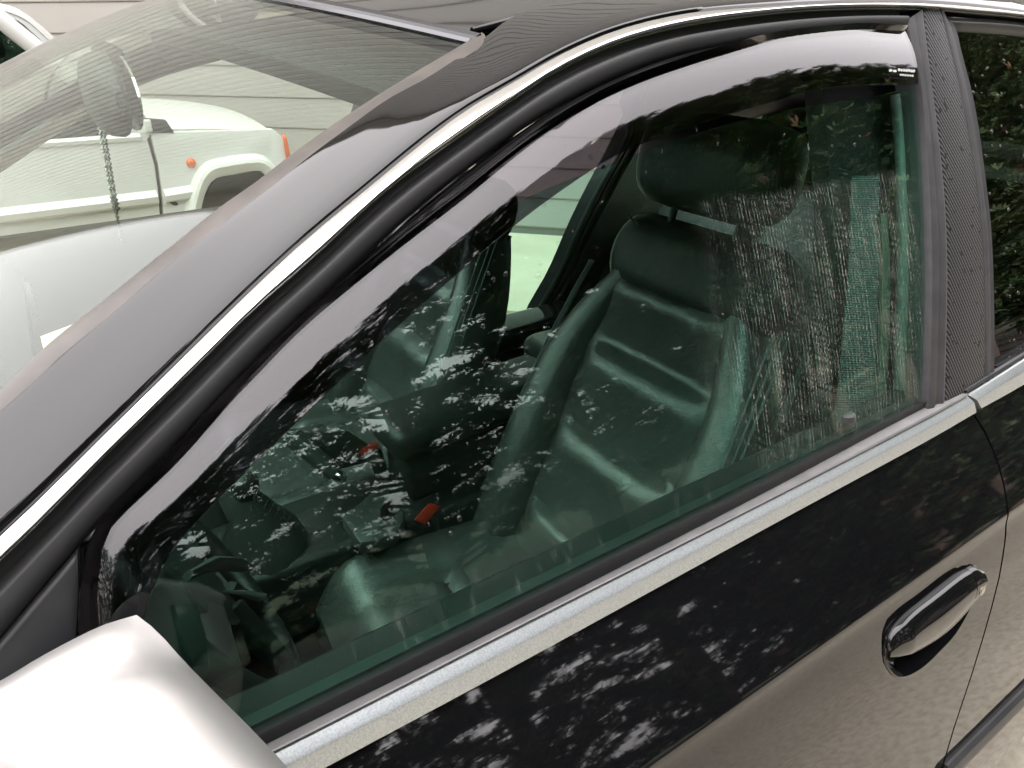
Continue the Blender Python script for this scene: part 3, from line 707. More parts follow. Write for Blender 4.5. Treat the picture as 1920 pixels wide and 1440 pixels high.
# rear pillars
for sd in (0, 1):
    rows = []
    top_ = resample([Vector((1.90, .605, 1.352)), Vector((2.15, .64, 1.30)), Vector((2.6, .70, 1.19)), Vector((2.95, .74, 1.03))], 14)
    for p in top_:
        zb_ = .93; r_ = []
        for k in range(9):
            t = k/8; z = zb_ + (p.z - zb_)*t; y_ = (S(zb_) - .004)*(1-t) + p.y*t - .03*math.sin(math.pi*t)*.5; v = Vector((p.x + .05*(1-t), y_, z)); r_.append(mir(v) if sd else v)
        rows.append(r_)
    grid("rear_pillar", rows, PAINT, car, thick=.012, out=Vector((0, 1 if sd else -1, .5)))
# pillar between the doors
P1 = [(1697, 40), (1706, 90), (1722, 157), (1738, 360), (1742, 500), (1740, 650), (1735, 765), (1733, 800)]
P2 = [(1729, 18), (1737, 90), (1746, 160), (1769, 360), (1775, 500), (1773, 640), (1770, 745), (1769, 790)]
P3 = [(1761, 18), (1776, 80), (1796, 160), (1831, 360), (1843, 500), (1845, 640), (1843, 720), (1842, 765)]
pb = empty("door_pillar", (0, 0, 0)); pb.parent = car; pb.matrix_parent_inverse = Matrix.Translation(-car.location)
def pp(c, o): return pxs(c, 40, o)
strip("pillar_seal", pp(P1, -.002), pp(P2, -.003), [(0, -.03), (0, -.004), (.08, .002), (.30, .004), (.5, .001), (.62, .001), (.8, .004), (.95, .002), (1, -.003), (1, -.03)], RUBBER_GREY, pb)
strip("carbon_film", pp(P2, -.003), pp(P3, -.003), [(0, -.02), (0, .0015), (.05, .0025), (.95, .0025), (1, .0015), (1, -.02)], CARBON, pb)
strip("pillar_seal", pp(P3, -.003), pp(P4, -.002), [(0, -.03), (0, -.002), (.1, .003), (.35, .004), (.6, .002), (.85, .004), (1, -.003), (1, -.03)], RUBBER_GREY, pb)

# smoked wind deflector
dA_ = resample([side(x, y, -.006) for x, y in E6], 200); dB_ = resample([side(x, y, -.034) for x, y in E7], 200)
def pairlen(A, B, n):
    return resample(A, n), resample(B, n)
DA, DB = pairlen([side(x, y, -.006) for x, y in E6], [side(x, y, -.0225) for x, y in E7], 80)
bul = [(t/10, .0046*math.sin(math.pi*t/10)) for t in range(11)]
defl = strip("wind_deflector", DA, DB, bul + [(t, h-.003) for t, h in reversed(bul)], ACRYLIC, fdoor, sharp=60)
FA, FB = pairlen([side(x, y, -.003) for x, y in [(160, 1190), (162, 1100), (163, 1020)] + E5[5:]], [side(x, y, -.006) for x, y in E6], 80)
strip("deflector_flange", FA, FB, [(0, -.012), (0, -.002), (.14, .0012), (.20, .000), (.34, .0034), (.42, .0022), (.62, .0052), (.95, .0072), (1, .005), (1, -.012)], GLOSSBLACK, defl, sharp=25)
# worn maker's sticker on the deflector: a few silver flecks in two rows, too worn to read
SIL = mat("sticker_silver", (.75, .75, .74), .35, .6)
V = []; F = []
def fleck(px, py, w, h):
    k = len(V); n = 7
    cx = [side(px + w*math.cos(6.283*i/n)*rnd.uniform(.7, 1.1), py + h*math.sin(6.283*i/n)*rnd.uniform(.7, 1.1), -.0270) for i in range(n)]
    V.extend(cx); F.append(tuple(range(k, k+n)))
for i, x in enumerate((1670, 1678)): fleck(x, 132 + i, 4.5, 3)
for i in range(7): fleck(1686 + i*4.6, 131 + i*.35, 3.0, 3.4)
for i in range(6): fleck(1689 + i*4.4, 140 + i*.4, 2.6, 2.2)
mesh("sticker", V, F, SIL, defl)
# rain drops standing on the glass
def drops(name, parent, spots, surf, nrm):
    V = []; F = []
    for (p, r) in spots:
        a = Vector((1, 0, 0)); b_ = nrm.cross(a).normalized(); k = len(V); seg = 8
        for (rr_, hh) in ((1, 0), (.86, .35), (.5, .6)):
            for q in range(seg): V.append(p + a*math.cos(6.283*q/seg)*r*rr_ + b_*math.sin(6.283*q/seg)*r*rr_*1.15 + nrm*r*hh)
        V.append(p + nrm*r*.68)
        for l in range(2):
            for q in range(seg): F.append((k+l*seg+q, k+l*seg+(q+1) % seg, k+(l+1)*seg+(q+1) % seg, k+(l+1)*seg+q))
        for q in range(seg): F.append((k+2*seg+q, k+2*seg+(q+1) % seg, k+3*seg))
    o = mesh(name, V, F, WATER, parent, 60); o["kind"] = "stuff"; return o
gn = Vector((0, -.92, .39))
sp_ = []
for _ in range(70):
    px, py = rnd.uniform(430, 1120), rnd.uniform(330, 1180)
    if py < 1200 - px*.78 + 40 or py > 1400 - px*.5 + 0: continue
    sp_.append((side(px, py, .0036), rnd.choice((.0009, .0012, .0012, .0016, .0022))))
for px, py in [(915, 512), (948, 513), (840, 520), (1107, 295), (1020, 385), (1047, 457), (1008, 518), (725, 595), (833, 590), (912, 675), (745, 805), (722, 806), (600, 890), (590, 810), (597, 818), (687, 910), (705, 908), (592, 1002), (667, 996), (861, 972), (845, 1000), (1295, 1003)]:
    sp_.append((side(px, py, .0036), rnd.uniform(.0018, .003)))
for px, py in [(1060, 265), (1240, 275), (1385, 255), (1345, 262), (1560, 265), (1602, 263), (1612, 247), (1675, 240), (1210, 315), (1305, 235), (1470, 245), (1150, 300)]:
    sp_.append((side(px, py + 8, .0036), rnd.uniform(.0012, .002)))
drops("water_drops", dglass, sp_, None, gn)
sp_ = []
for _ in range(70):
    px, py = rnd.uniform(1800, 1925), rnd.uniform(70, 680)
    if px < 1790 + py*.1 + 12: continue
    sp_.append((side(px, py, .0056), rnd.choice((.0012, .0016, .002, .0026))))
drops("water_drops", rglass, sp_, None, gn)

# ---- silver wing mirror
rim_px = [((262, 1156), .380), ((300, 1186), .365), ((350, 1241), .345), ((420, 1312), .315), ((480, 1372), .290), ((545, 1441), .262), ((640, 1545), .222), ((730, 1660), .178), ((790, 1790), .14)]
inn_px = [((250, 1150), .384), ((190, 1168), .388), ((130, 1196), .392), ((60, 1234), .396), ((0, 1270), .400), ((-150, 1345), .410), ((-300, 1400), .42)]
rimc = resample([aty(p[0], p[1], y_) for p, y_ in rim_px], 22); innc = resample([aty(p[0], p[1], y_) for p, y_ in inn_px], 20)
corner = (rimc[0] + innc[0])/2
rows = []
for a in range(20):
    r_ = []
    for b_ in range(22):
        u, v = a/19, b_/21
        p = innc[a] + rimc[b_] - corner
        p.y += .03*u*v*v; p.x += -.00*u
        h = .040*(1 - math.exp(-u*4.5))*min(1, v*3.5)**.7 + .008*math.sin(math.pi*min(1, v*.8)) * min(1, u*8)
        p.z += h - .040*max(0, u-.5)**2/.25*min(1, v*3) - .035*max(0, v-.55)**2/.2
        r_.append(p)
    rows.append(r_)
wm = empty("wing_mirror", (0, 0, 0)); wm.parent = car; wm.matrix_parent_inverse = Matrix.Translation(-car.location)
# cap: top patch + skirt down to a lower loop
bdl = [(0, j) for j in range(22)] + [(i, 21) for i in range(1, 20)] + [(19, j) for j in reversed(range(21))] + [(i, 0) for i in reversed(range(1, 19))]
V = [p for r_ in rows for p in r_]; F = [(i*22+j, i*22+j+1, (i+1)*22+j+1, (i+1)*22+j) for i in range(19) for j in range(21)]
cc = sum(V, Vector())/len(V)
prev = [i*22+j for i, j in bdl]
for (sc, dz) in ((1.012, -.006), (1.012, -.05), (.98, -.09), (.85, -.125), (.5, -.14)):
    cur = []
    for i, j in bdl:
        p = rows[i][j]; q = cc + (p-cc)*sc; q.z = p.z + dz + (cc.z - p.z)*min(1, -dz*6)*.5; cur.append(len(V)); V.append(q)
    n_ = len(bdl)
    for k in range(n_): F.append((prev[k], prev[(k+1) % n_], cur[(k+1) % n_], cur[k]))
    prev = cur
F.append(tuple(prev))
mesh("mirror_housing", V, F, SILVER, wm, 40)
g0 = rimc[3] + Vector((.002, 0, -.02)); g1 = rimc[17] + Vector((.002, 0, -.02))
prism("mirror_glass", [g0, g1, g1 + Vector((0, 0, -.075)), g0 + Vector((0, 0, -.075))], (.003, 0, 0), CHROME, wm)
rbox("mirror_foot", (-.06, .385, .985), (.09, .09, .06), PLASTIC, wm, .012)

# ================================================================== INTERIOR
def part_empty(name, parent=car):
    e = empty(name, (0, 0, 0)); e.parent = parent
    if parent is car: e.matrix_parent_inverse = Matrix.Translation(-car.location)
    return e
rbox("cabin_floor", (.75, YC, .22), (2.9, 1.5, .06), CARPET, car, 0)
# near door card
def card(x0, x1, far_side, parent, name="door_card"):
    rows = []
    for (dy, z) in ((.012, .930), (.012, .958), (.018, .963), (.040, .963), (.052, .952), (.066, .90), (.072, .82), (.060, .70), (.075, .60), (.10, .55), (.075, .48), (.06, .30)):
        r_ = []
        for j in range(13):
            x = x0 + (x1-x0)*j/12; bz = belt(x).z - belt(.5).z
            p = Vector((x, S(.955 + bz) + dy, z + bz + .004)); r_.append(mir(p) if far_side else p)
        rows.append(r_)
    return grid(name, rows, TRIM, parent, thick=.012, out=Vector((0, -1 if far_side else 1, .5)))
dc = card(-.22, 1.03, False, fdoor)
lk = atz(1582, 783, .985)
tube("lock_pin_ring", [lk, lk + Vector((0, 0, .006)), lk + Vector((0, 0, .006))], [.014, .012, .007], TRIM2, dc, 16)
card(-.5, 1.0, True, car, "far_door_card")
card(1.07, 1.95, False, rdoor)
# inner cover of the mirror sail
cp = [aty(x, y, .44) for x, y in [(262, 1205), (270, 1150), (284, 1105), (310, 1088), (345, 1102), (372, 1145), (392, 1210), (398, 1262), (380, 1290), (300, 1300)]]
prism("sail_cover", cp, (0, .025, 0), PLASTIC, fdoor, bev=.006)
# far pillar trim and roof rail
def farp(px, py): return far(px, py, -.02)
ai = [farp(x, y) for x, y in [(-330, 470), (-150, 378), (0, 299), (125, 229), (270, 157), (380, 122), (437, 107)]]
ao = [mir(p) for p in e0]; 
ao = [mir(Vector((-.62, .46, 1.02)))] + ao
strip("pillar_trim", resample(ai, 30), resample(ao, 30), [(0, -.02), (0, 0), (.3, .012), (.8, .006), (1, -.004), (1, -.02)], FABRIC, car, out=Vector((0, -1, -.2)))
ri = [farp(x, y) for x, y in [(437, 107), (480, 112), (605, 137), (700, 158)]] + [Vector((1.15, 1.775, 1.262)), Vector((1.45, 1.765, 1.262)), Vector((1.62, 1.76, 1.24))]
ro = [Vector((p.x, 1.715, 1.345)) for p in resample(ri, 20)]
strip("roof_rail_trim", resample(ri, 20), ro, [(0, -.015), (0, 0), (.4, .008), (1, 0), (1, -.02)], FABRIC, car, out=Vector((0, -1, -.6)))
bi = [farp(x, y) for x, y in [(700, 158), (684, 200), (655, 290)]]
bi = resample(bi, 8); bo_ = [p + Vector((.26, .0, 0)) for p in bi]
strip("pillar_trim", bi, bo_, [(0, -.06), (0, 0), (.2, .012), (.8, .012), (1, 0), (1, -.06)], TRIM, car, out=Vector((0, -1, 0)))
dp = [farp(x, y) for x, y in [(975, 680), (985, 630), (1000, 590), (1040, 520), (1080, 430), (1120, 350), (1168, 262), (1195, 200)]]
dp = dp[:-1] + [Vector((1.60, 1.79, 1.15)), Vector((1.63, 1.765, 1.26)), Vector((1.645, 1.74, 1.35))]
dpc = resample(dp, 24); dpo = [Vector((2.95, p.y + .02, p.z)) for p in dpc]
strip("rear_pillar_trim", dpc, dpo, [(0, -.05), (0, .0), (.03, .01), (.06, .012), (.08, .004), (.5, .01), (1, 0), (1, -.05)], TRIM, car, out=Vector((0, -1, 0)))
sealt = tube("door_opening_seal", [p + Vector((.006, -.012, 0)) for p in dpc], .011, RUBBER, car, 10)
tube("seal_lip", [p + Vector((.030, -.016, 0)) for p in dpc], .006, TRIM2, sealt, 8)
tube("pillar_crease", [p + Vector((.075, -.014, 0)) for p in dpc], .010, RUBBER, sealt, 8)
rbox("sill", (.70, 2*YC-.40, .33), (2.6, .16, .20), PAINT, car, .03)
rbox("sill", (.70, .42, .30), (2.6, .16, .16), PAINT, car, .03)
# far rear door, standing open, hinged on the pillar
od = empty("open_rear_door", (1.02, 2*YC-.40, 0)); od.parent = car; od.matrix_parent_inverse = Matrix.Translation(-car.location)
rbox("door_panel", (.46, 0, .62), (.92, .09, .66), PAINT, od, .03)
rbox("window_frame", (.46, -.07, 1.32), (.92, .03, .05), RUBBER, od, .008)
rbox("window_frame", (.02, -.03, 1.12), (.04, .03, .38), RUBBER, od, .008); rbox("window_frame", (.88, -.03, 1.12), (.04, .03, .38), RUBBER, od, .008)
prism("window_glass", [Vector((.04, -.02, .95)), Vector((.86, -.02, .95)), Vector((.86, -.065, 1.30)), Vector((.04, -.065, 1.30))], (0, .004, 0), TINTGLASS, od)
od.rotation_euler.z = math.radians(72)

# ---- seats
RED_T = mat("stitch", (.13, .135, .135), .6)
def make_seat():
    st = part_empty("front_seat"); cy = .836
    px_ = lambda z, dx=0: .9 + .4*(z-1.0) + dx                 # plane of the backrest
    nrm = Vector((-.928, 0, .371))
    def bp(y, z, h): return Vector((px_(z), cy + y, z)) + nrm*h
    seams = [.40, .515, .69, .85, .985]
    # quilted centre panel
    rows = []
    for i in range(61):
        z = .40 + .585*i/60
        k = max(q for q in range(4) if seams[q] <= z + 1e-6); t = (z - seams[k])/(seams[k+1]-seams[k])
        t = min(1, max(0, t)); puff = .034*((t/.72)**1.15 if t < .72 else math.sqrt(max(0, 1 - ((t-.72)/.28)**2)))
        w = .178 - .020*((z-.4)/.585); r_ = []
        for j in range(25):
            u = -1 + 2*j/24
            r_.append(bp(w*u, z, puff*(1 - abs(u)**5) - .008 + .012*abs(u)**3 + .0018*math.sin(z*41 + u*5)*math.sin(u*7+z*23)))
        rows.append(r_)
    cpn = grid("backrest_cushion", rows, LEATHER, st, thick=.09, out=nrm, sharp=50)
    for sgn in (-1, 1):
        loops = []
        for i in range(15):
            t = i/14; z = .40 + .585*t; wi = .176 - .020*t - .05*max(0, t-.75)/.25; wo = .285 - .045*t**2 - .075*max(0, t-.6)**2/.16
            fr = .080 - .062*t**2; l = []
            for q in range(16):
                a = 2*math.pi*q/16; ca, sa = math.cos(a), math.sin(a)
                l.append(bp(sgn*((wi+wo)/2 + (wo-wi)/2*math.copysign(abs(ca)**.8, ca)), z, (fr-.10)/2 + (fr+.10)/2*math.copysign(abs(sa)**.75, sa)))
            loops.append(l)
        bl = loft("side_bolster", loops, LEATHER, st)
        for off in (0, .011, .02):
            pts = [bp(sgn*(.262 - .04*(i/20)**2 + off*.6), .42 + .56*i/20, .062 - off*1.1 - .042*(i/20)**2) for i in range(21)]
            tube("stitching", pts, .0022, RED_T, bl, 5)
    # shoulder pad above the quilted part, with its own seam
    loops = []
    for i in range(13):
        t = i/12; z = .948 + .145*t; e = (1 - abs(2*t-1)**4)**.5 if 0 < t < 1 else .0
        l = []
        for q in range(28):
            a = 2*math.pi*q/28; ca, sa = math.cos(a), math.sin(a); w = (.172 + .030*math.sin(math.pi*t)) * (.90 + .10*e)
            l.append(bp(w*math.copysign(abs(ca)**.55, ca), z + .012*math.cos(3*a)*0, -.03 + (.045*e + .012)*math.copysign(abs(sa)**.6, sa)))
        loops.append(l)
    sh = loft("shoulder_pad", loops, LEATHER2, st)
    tube("piping", [bp(.165 - .33*i/20, 1.075 - .035*math.sin(math.pi*i/20), .022 - .006*abs(i-10)/10) for i in range(21)], .0024, PIPING, sh, 6)
    # headrest and posts
    loops = []
    for i in range(13):
        t = i/12; z = 1.105 + .165*t; e = (1 - abs(2*t-1)**3.2)**.5 if 0 < t < 1 else .0; l = []
        for q in range(28):
            a = 2*math.pi*q/28; ca, sa = math.cos(a), math.sin(a)
            l.append(Vector((.955 + .02*t + (.055*e + .004)*math.copysign(abs(sa)**.7, sa), cy + .015 + (.165*(.55 + .45*e))*math.copysign(abs(ca)**.6, ca), z)))
        loops.append(l)
    hr = loft("headrest", loops, LEATHER2, st)
    for sgn in (-1, 1): tube("headrest_post", [(.925, cy + sgn*.075, 1.04), (.95, cy + sgn*.075, 1.14)], .007, PLASTIC, hr, 10)
    # cushion
    rows = []
    for i in range(25):
        t = i/24; x = .24 + .56*t; r_ = []
        for j in range(25):
            u = -1 + 2*j/24; y_ = cy + .262*u; ed = max(0, abs(u)-.62)/.38
            h = .455 - .055*t + .035*math.sin(math.pi*ed*.8) - (.10*(1-t*6)**2 if t < 1/6 else 0) - .10*max(0, abs(u)-.93)/.07
            h -= .016*math.exp(-((t-.42)/.02)**2)*(abs(u) < .62) + .016*math.exp(-((abs(u)-.62)/.025)**2)
            r_.append(Vector((x, y_, h)))
        rows.append(r_)
    grid("seat_cushion", rows, LEATHER, st, thick=.12, out=Vector((0, 0, 1)), sharp=60)
    rbox("seat_base", (.52, cy, .285), (.45, .42, .06), PLASTIC, st, .01)
    return st
seat1 = make_seat()
def copy_tree(o, parent):
    c = o.copy(); COL.objects.link(c); c.parent = parent; c.matrix_parent_inverse = o.matrix_parent_inverse.copy()
    for ch in list(o.children): copy_tree(ch, c)
    return c
seat2 = copy_tree(seat1, car); seat2.location = (-.07, .72, 0)
seat1["label"] = "dark leather driver's seat with quilted back, behind the steering wheel"; seat2["label"] = "dark leather passenger seat on the far side of the cabin"
# rear bench
rb = part_empty("rear_bench")
for sgn in (-1, 0, 1):
    rbox("seat_cushion", (1.50, YC + sgn*.44, .37), (.52, .43, .17), LEATHER, rb, .05, seg=4)
    rbox("backrest", (1.88, YC + sgn*.44, .70), (.16, .43, .56), LEATHER, rb, .05, Matrix.Rotation(math.radians(20), 3, 'Y'), seg=4)
rbox("parcel_shelf", (2.25, YC, .95), (.5, 1.35, .03), FABRIC, rb, .01)
rows = [[Vector((2.56 + .28*i/6, .80 - .05*i/6 + (2*YC-1.60+.10*i/6)*j/8, 1.235 - .235*i/6 + .03*math.sin(math.pi*j/8))) for j in range(9)] for i in range(7)]
grid("rear_screen", rows, TINTGLASS, car, thick=.004, out=Vector((1, 0, 1)))

# ---- dashboard, steering wheel, stalks
loops = []
for i in range(15):
    t = i/14; y_ = .40 + (2*YC-.80)*t; hump = .055*math.exp(-((y_-.836)/.16)**4); l = []
    for (x, z) in ((-.70, .95), (-.50, .955), (-.25, .945 + hump*.6), (-.13, .925 + hump), (-.09, .885 + hump*.5), (-.10 + 0*t, .80), (-.14, .62), (-.16, .45), (-.5, .40), (-.72, .6)):
        l.append(Vector((x, y_, z)))
    loops.append(l)
dash = loft("dashboard", loops, TRIM, car, sharp=50)
for y_ in (.50, 1.86): tube("air_vent", [(-.088, y_, .85), (-.078, y_, .85), (-.080, y_, .85)], [.045, .042, .030], RUBBER, dash, 20)
sw = part_empty("steering_wheel"); wc = Vector((.04, .836, .745)); ax = Vector((.88, 0, .47)).normalized(); s1 = Vector((0, 1, 0)); s2 = ax.cross(s1).normalized()
rim_ = [wc + s1*math.cos(2*math.pi*i/40)*.188 + s2*math.sin(2*math.pi*i/40)*.188 for i in range(41)]
tube("rim", rim_, .0165, LEATHER2, sw, 12)
tube("hub", [wc - ax*.06, wc - ax*.02, wc + ax*.005, wc + ax*.012], [.05, .085, .08, .04], PLASTIC, sw, 20)
for a in (0, math.pi, -math.pi/2 - .35, -math.pi/2 + .35):
    dd = s1*math.cos(a) - s2*math.sin(a)*-1; tube("spoke", [wc + dd*.06, wc + dd*.18], [.026, .017], TRIM, sw, 8, flat=.4)
tube("column", [wc - ax*.05, wc - ax*.22], .05, PLASTIC, sw, 14)
q = [aty(x, y, yy) for x, y, yy in [(352, 1080, .72), (395, 1058, .75), (440, 1058, .78), (468, 1066, .80)]]
tube("stalk", q, [.010, .014, .013, .008], TRIM2, sw, 8, flat=.5)
q = [aty(x, y, yy) for x, y, yy in [(420, 1109, .76), (455, 1112, .78), (490, 1120, .80)]]
tube("wheel_switch", q, [.001, .006, .009], SILVER, sw, 6, flat=.5)

# ---- centre console
cs = part_empty("centre_console")
rbox("console_body", (.36, 1.18, .42), (1.05, .21, .18), TRIM, cs, .02)
ar = rbox("armrest", (.665, 1.19, .665), (.43, .165, .075), LEATHER2, cs, .03, Matrix.Rotation(math.radians(-3), 3, 'Y'), seg=4)
rbox("armrest_base", (.63, 1.19, .57), (.30, .12, .14), TRIM, cs, .02)
hb0, hb1 = aty(548, 818, 1.215), aty(628, 888, 1.16)
hb = tube("handbrake", [hb0, hb0.lerp(hb1, .5), hb1], [.020, .018, .017], TRIM2, cs, 12)
kn = aty(637, 893, 1.15); dk = (kn-hb1).normalized()
tube("release_button", [kn - dk*.012, kn + dk*.006, kn + dk*.012], [.0125, .0125, .006], CHROME, hb, 14)
tray = [aty(x, y, 1.24) for x, y in [(540, 812), (655, 808), (700, 838), (690, 868), (622, 884)]]
prism("console_tray", [Vector((p.x, p.y, p.z)) for p in tray], (0, .05, -.015), TRIM2, cs, bev=.004)
cupz = .535
cupp = [atz(x, y, cupz) for x, y in [(640, 968), (672, 945), (705, 917), (726, 914), (731, 926), (714, 955), (713, 970), (722, 976), (733, 972), (745, 960), (757, 955), (756, 978), (738, 1000), (705, 1014), (674, 1017)]]
prism("cup_tray", cupp, (0, 0, -.03), TRIM2, cs, bev=.003)
g0 = Vector((.185, 1.165, .505)); gl = tube("gear_gaiter", [g0, g0 + Vector((.0, 0, .03)), g0 + Vector((-.005, 0, .09)), g0 + Vector((-.01, -.004, .13))], [.085, .075, .038, .020], TRIM2, cs, 16)
tube("gear_knob", [g0 + Vector((-.01, -.004, .12)), g0 + Vector((-.012, -.004, .14)), g0 + Vector((-.012, -.004, .165)), g0 + Vector((-.012, -.004, .178))], [.016, .024, .025, .012], LEATHER2, cs, 16)
for i in range(9):
    t = i/8; a = aty(468 + 80*t, 918 + 66*t, 1.115 - .012*t)
    tube("lacing", [a + Vector((-.006, -.004, .012)), a + Vector((.006, -.006, -.006))], .0014, RUBBER, gl, 4)
    tube("lacing", [a + Vector((.007, -.004, .010)), a + Vector((-.005, -.006, -.004))], .0014, RUBBER, gl, 4)
def buckle(pts, y_, name="belt_buckle"):
    c = [aty(x, y, y_) for x, y in pts]
    b_ = prism(name, c, (.004, .014, -.012), RED, cs, bev=.0025)
    m_ = sum(c, Vector())/len(c)
    tube("buckle_stalk", [m_ + Vector((.01, .012, -.015)), m_ + Vector((.03, .015, -.11))], [.017, .014], PLASTIC, b_, 8, flat=.6)
buckle([(777, 974), (806, 943), (826, 949), (797, 984)], 1.07)
buckle([(673, 847), (702, 826), (711, 833), (706, 840), (683, 856)], 1.235)
# seat belt, pillar trim and seals inside the near pillar
BELT = bpy.data.materials.new("belt_webbing"); BELT.use_nodes = True; nt = BELT.node_tree; b = nt.nodes["Principled BSDF"]
b.inputs["Base Color"].default_value = (.085, .09, .095, 1); b.inputs["Roughness"].default_value = .6
tc = nt.nodes.new("ShaderNodeTexCoord"); sp = nt.nodes.new("ShaderNodeSeparateXYZ"); nt.links.new(tc.outputs["UV"], sp.inputs[0])
wv = node_math(nt, 'SINE', node_math(nt, 'MULTIPLY', sp.outputs["X"], 2*math.pi/.0030)); bp_ = nt.nodes.new("ShaderNodeBump"); bp_.inputs["Strength"].default_value = .5; bp_.inputs["Distance"].default_value = .001
nt.links.new(wv, bp_.inputs["Height"]); nt.links.new(bp_.outputs[0], b.inputs["Normal"])
pt = strip("pillar_trim", pxs([(1540, 150), (1560, 400), (1560, 790)], 12, .085), pxs([(1735, 150), (1750, 400), (1750, 790)], 12, .060), [(0, -.03), (0, 0), (.5, .006), (1, 0), (1, -.03)], TRIM, car)
strip("seat_belt", pxs([(1596, 330), (1592, 480), (1580, 640), (1566, 790)], 40, .062), pxs([(1647, 330), (1647, 480), (1643, 640), (1636, 790)], 40, .055), [(0, -.001), (0, .0006), (1, .0006), (1, -.001)], BELT, pt)
strip("trim_edge", pxs([(1650, 400), (1653, 480), (1650, 640), (1640, 790)], 20, .050), pxs([(1662, 400), (1667, 480), (1666, 640), (1658, 790)], 20, .048), [(0, -.004), (0, .001), (.5, .003), (1, .001), (1, -.004)], mat("beige_trim", (.10, .098, .08), .6), pt)
tube("door_seal", pxs([(1680, 180), (1686, 230), (1692, 360), (1693, 480), (1690, 600), (1684, 770)], 30, .035), .0078, mat("highlit_seal", (.14, .147, .143), .45), pt, 12)  # seal colour lightened in place of its bright reflection
tube("door_seal", pxs([(1716, 210), (1724, 360), (1726, 480), (1723, 620), (1716, 760)], 30, .025), .0035, TRIM2, pt, 8)
tube("seat_belt_slack", pxs([(1590, 495), (1540, 600), (1500, 700), (1470, 780)], 20, .16), .012, BELT, pt, 8, flat=.2)

# ---- inside mirror on the windscreen
im = part_empty("rear_view_mirror")
mc = aty(226, 188, 1.13)
loops = []
for i in range(11):
    t = -1 + 2*i/10; e = max(.05, (1-abs(t)**3.5))**.5; l = []
    for q in range(16):
        a = 2*math.pi*q/16; ca, sa = math.cos(a), math.sin(a)
        l.append(mc + Vector((-.012 + .030*e*math.copysign(abs(ca)**.8, ca) if ca < 0 else -.012 + .014*e*ca, t*.125 - .01, .050*e*math.copysign(abs(sa)**.7, sa) + .01)))
    loops.append(l)
loft("mirror_housing", loops, mat("mirror_plastic", (.03, .032, .03), .5), im)
gl_ = [mc + Vector((.006, .118*math.cos(2*math.pi*i/24) - .01, .046*math.sin(2*math.pi*i/24) + .01)) for i in range(24)]
prism("mirror_glass", gl_, (.003, 0, 0), CHROME, im)
tube("mirror_stem", [mc + Vector((-.01, 0, .04)), mc + Vector((.0, .01, .062))], [.012, .02], PLASTIC, im, 10)
# chain hung from the mirror
ch = empty("hanging_chain", aty(188, 226, 1.14)); ABS.add(ch.name)
props(ch, "thin silver bead chain with small tassel dangling from the rear-view mirror", "chain")
c0, c1, c2_ = aty(188, 226, 1.14), aty(213, 372, 1.14), aty(229, 455, 1.14)
CH = mat("chain_metal", (.30, .32, .30), .35, .8)
V = []; F = []
def bead(p, r):
    k = len(V)
    for v in ((1, 0, 0), (-1, 0, 0), (0, 1, 0), (0, -1, 0), (0, 0, 1), (0, 0, -1)): V.append(p + Vector(v)*r)
    for f in ((0, 2, 4), (2, 1, 4), (1, 3, 4), (3, 0, 4), (2, 0, 5), (1, 2, 5), (3, 1, 5), (0, 3, 5)): F.append(tuple(k+i for i in f))
for i in range(64):
    t = i/63; p = c0.lerp(c1, t)
    for s_ in (-1, 1): bead(p + Vector((s_*.0022 + .001*math.sin(i*1.7), .002*math.cos(i), 0)), .0022)
mesh("chain_strands", V, F, CH, ch, 10); V = []; F = []
for i in range(30): bead(c1.lerp(c2_, i/29) + Vector((.001*math.sin(i*2.1), 0, 0)), .0019 + .0012*(i % 3 == 0))
for i in range(9): bead(c1 + Vector((.002*math.sin(i*2), .002*math.cos(i*3), -.002*i)), .004)
mesh("tassel", V, F, mat("tassel", (.06, .07, .06), .5), ch, 10)
# slip of paper on the dashboard
pc = [atz(x, y, .962) for x, y in [(76, 632), (150, 604), (230, 640), (90, 690)]]
sl = prism("paper_slip", pc, (0, 0, .001), mat("paper", (.72, .66, .46), .8)); props(sl, "cream paper slip lying on top of the dashboard", "paper")

# ================================================================== WHITE CARS BEYOND
def whitecar(root, y0, wid, side_px, sills, xf, xr, zf):
    pass
wc_ = empty("white_hatchback", (-.4, 4.15, 0)); ABS.add(wc_.name)
props(wc_, "boxy white hatchback with orange indicators seen through the dark car's windscreen", "car")
Y0 = 3.40; Y1 = 4.86
def W2(px, py, dy=0.0): p = aty(px, py, Y0 + dy); return p
hoodF, hoodB = W2(514, 250), W2(320, 248)
zh = (hoodF.z + hoodB.z)/2
gapx = [W2(262, 215), W2(275, 248), W2(284, 280), W2(292, 310), W2(299, 360), W2(303, 420)]
xg = gapx[2].x; xfr = W2(540, 275).x
DARK = mat("panel_gap", (.03, .03, .03), .8)
def panelw(name, pts, dy=0.0, th=.05, mt=WHITE, parent=wc_, bev=.006): return prism(name, [Vector((x, Y0+dy, z)) for x, z in pts], (0, th, 0), mt, parent, bev)
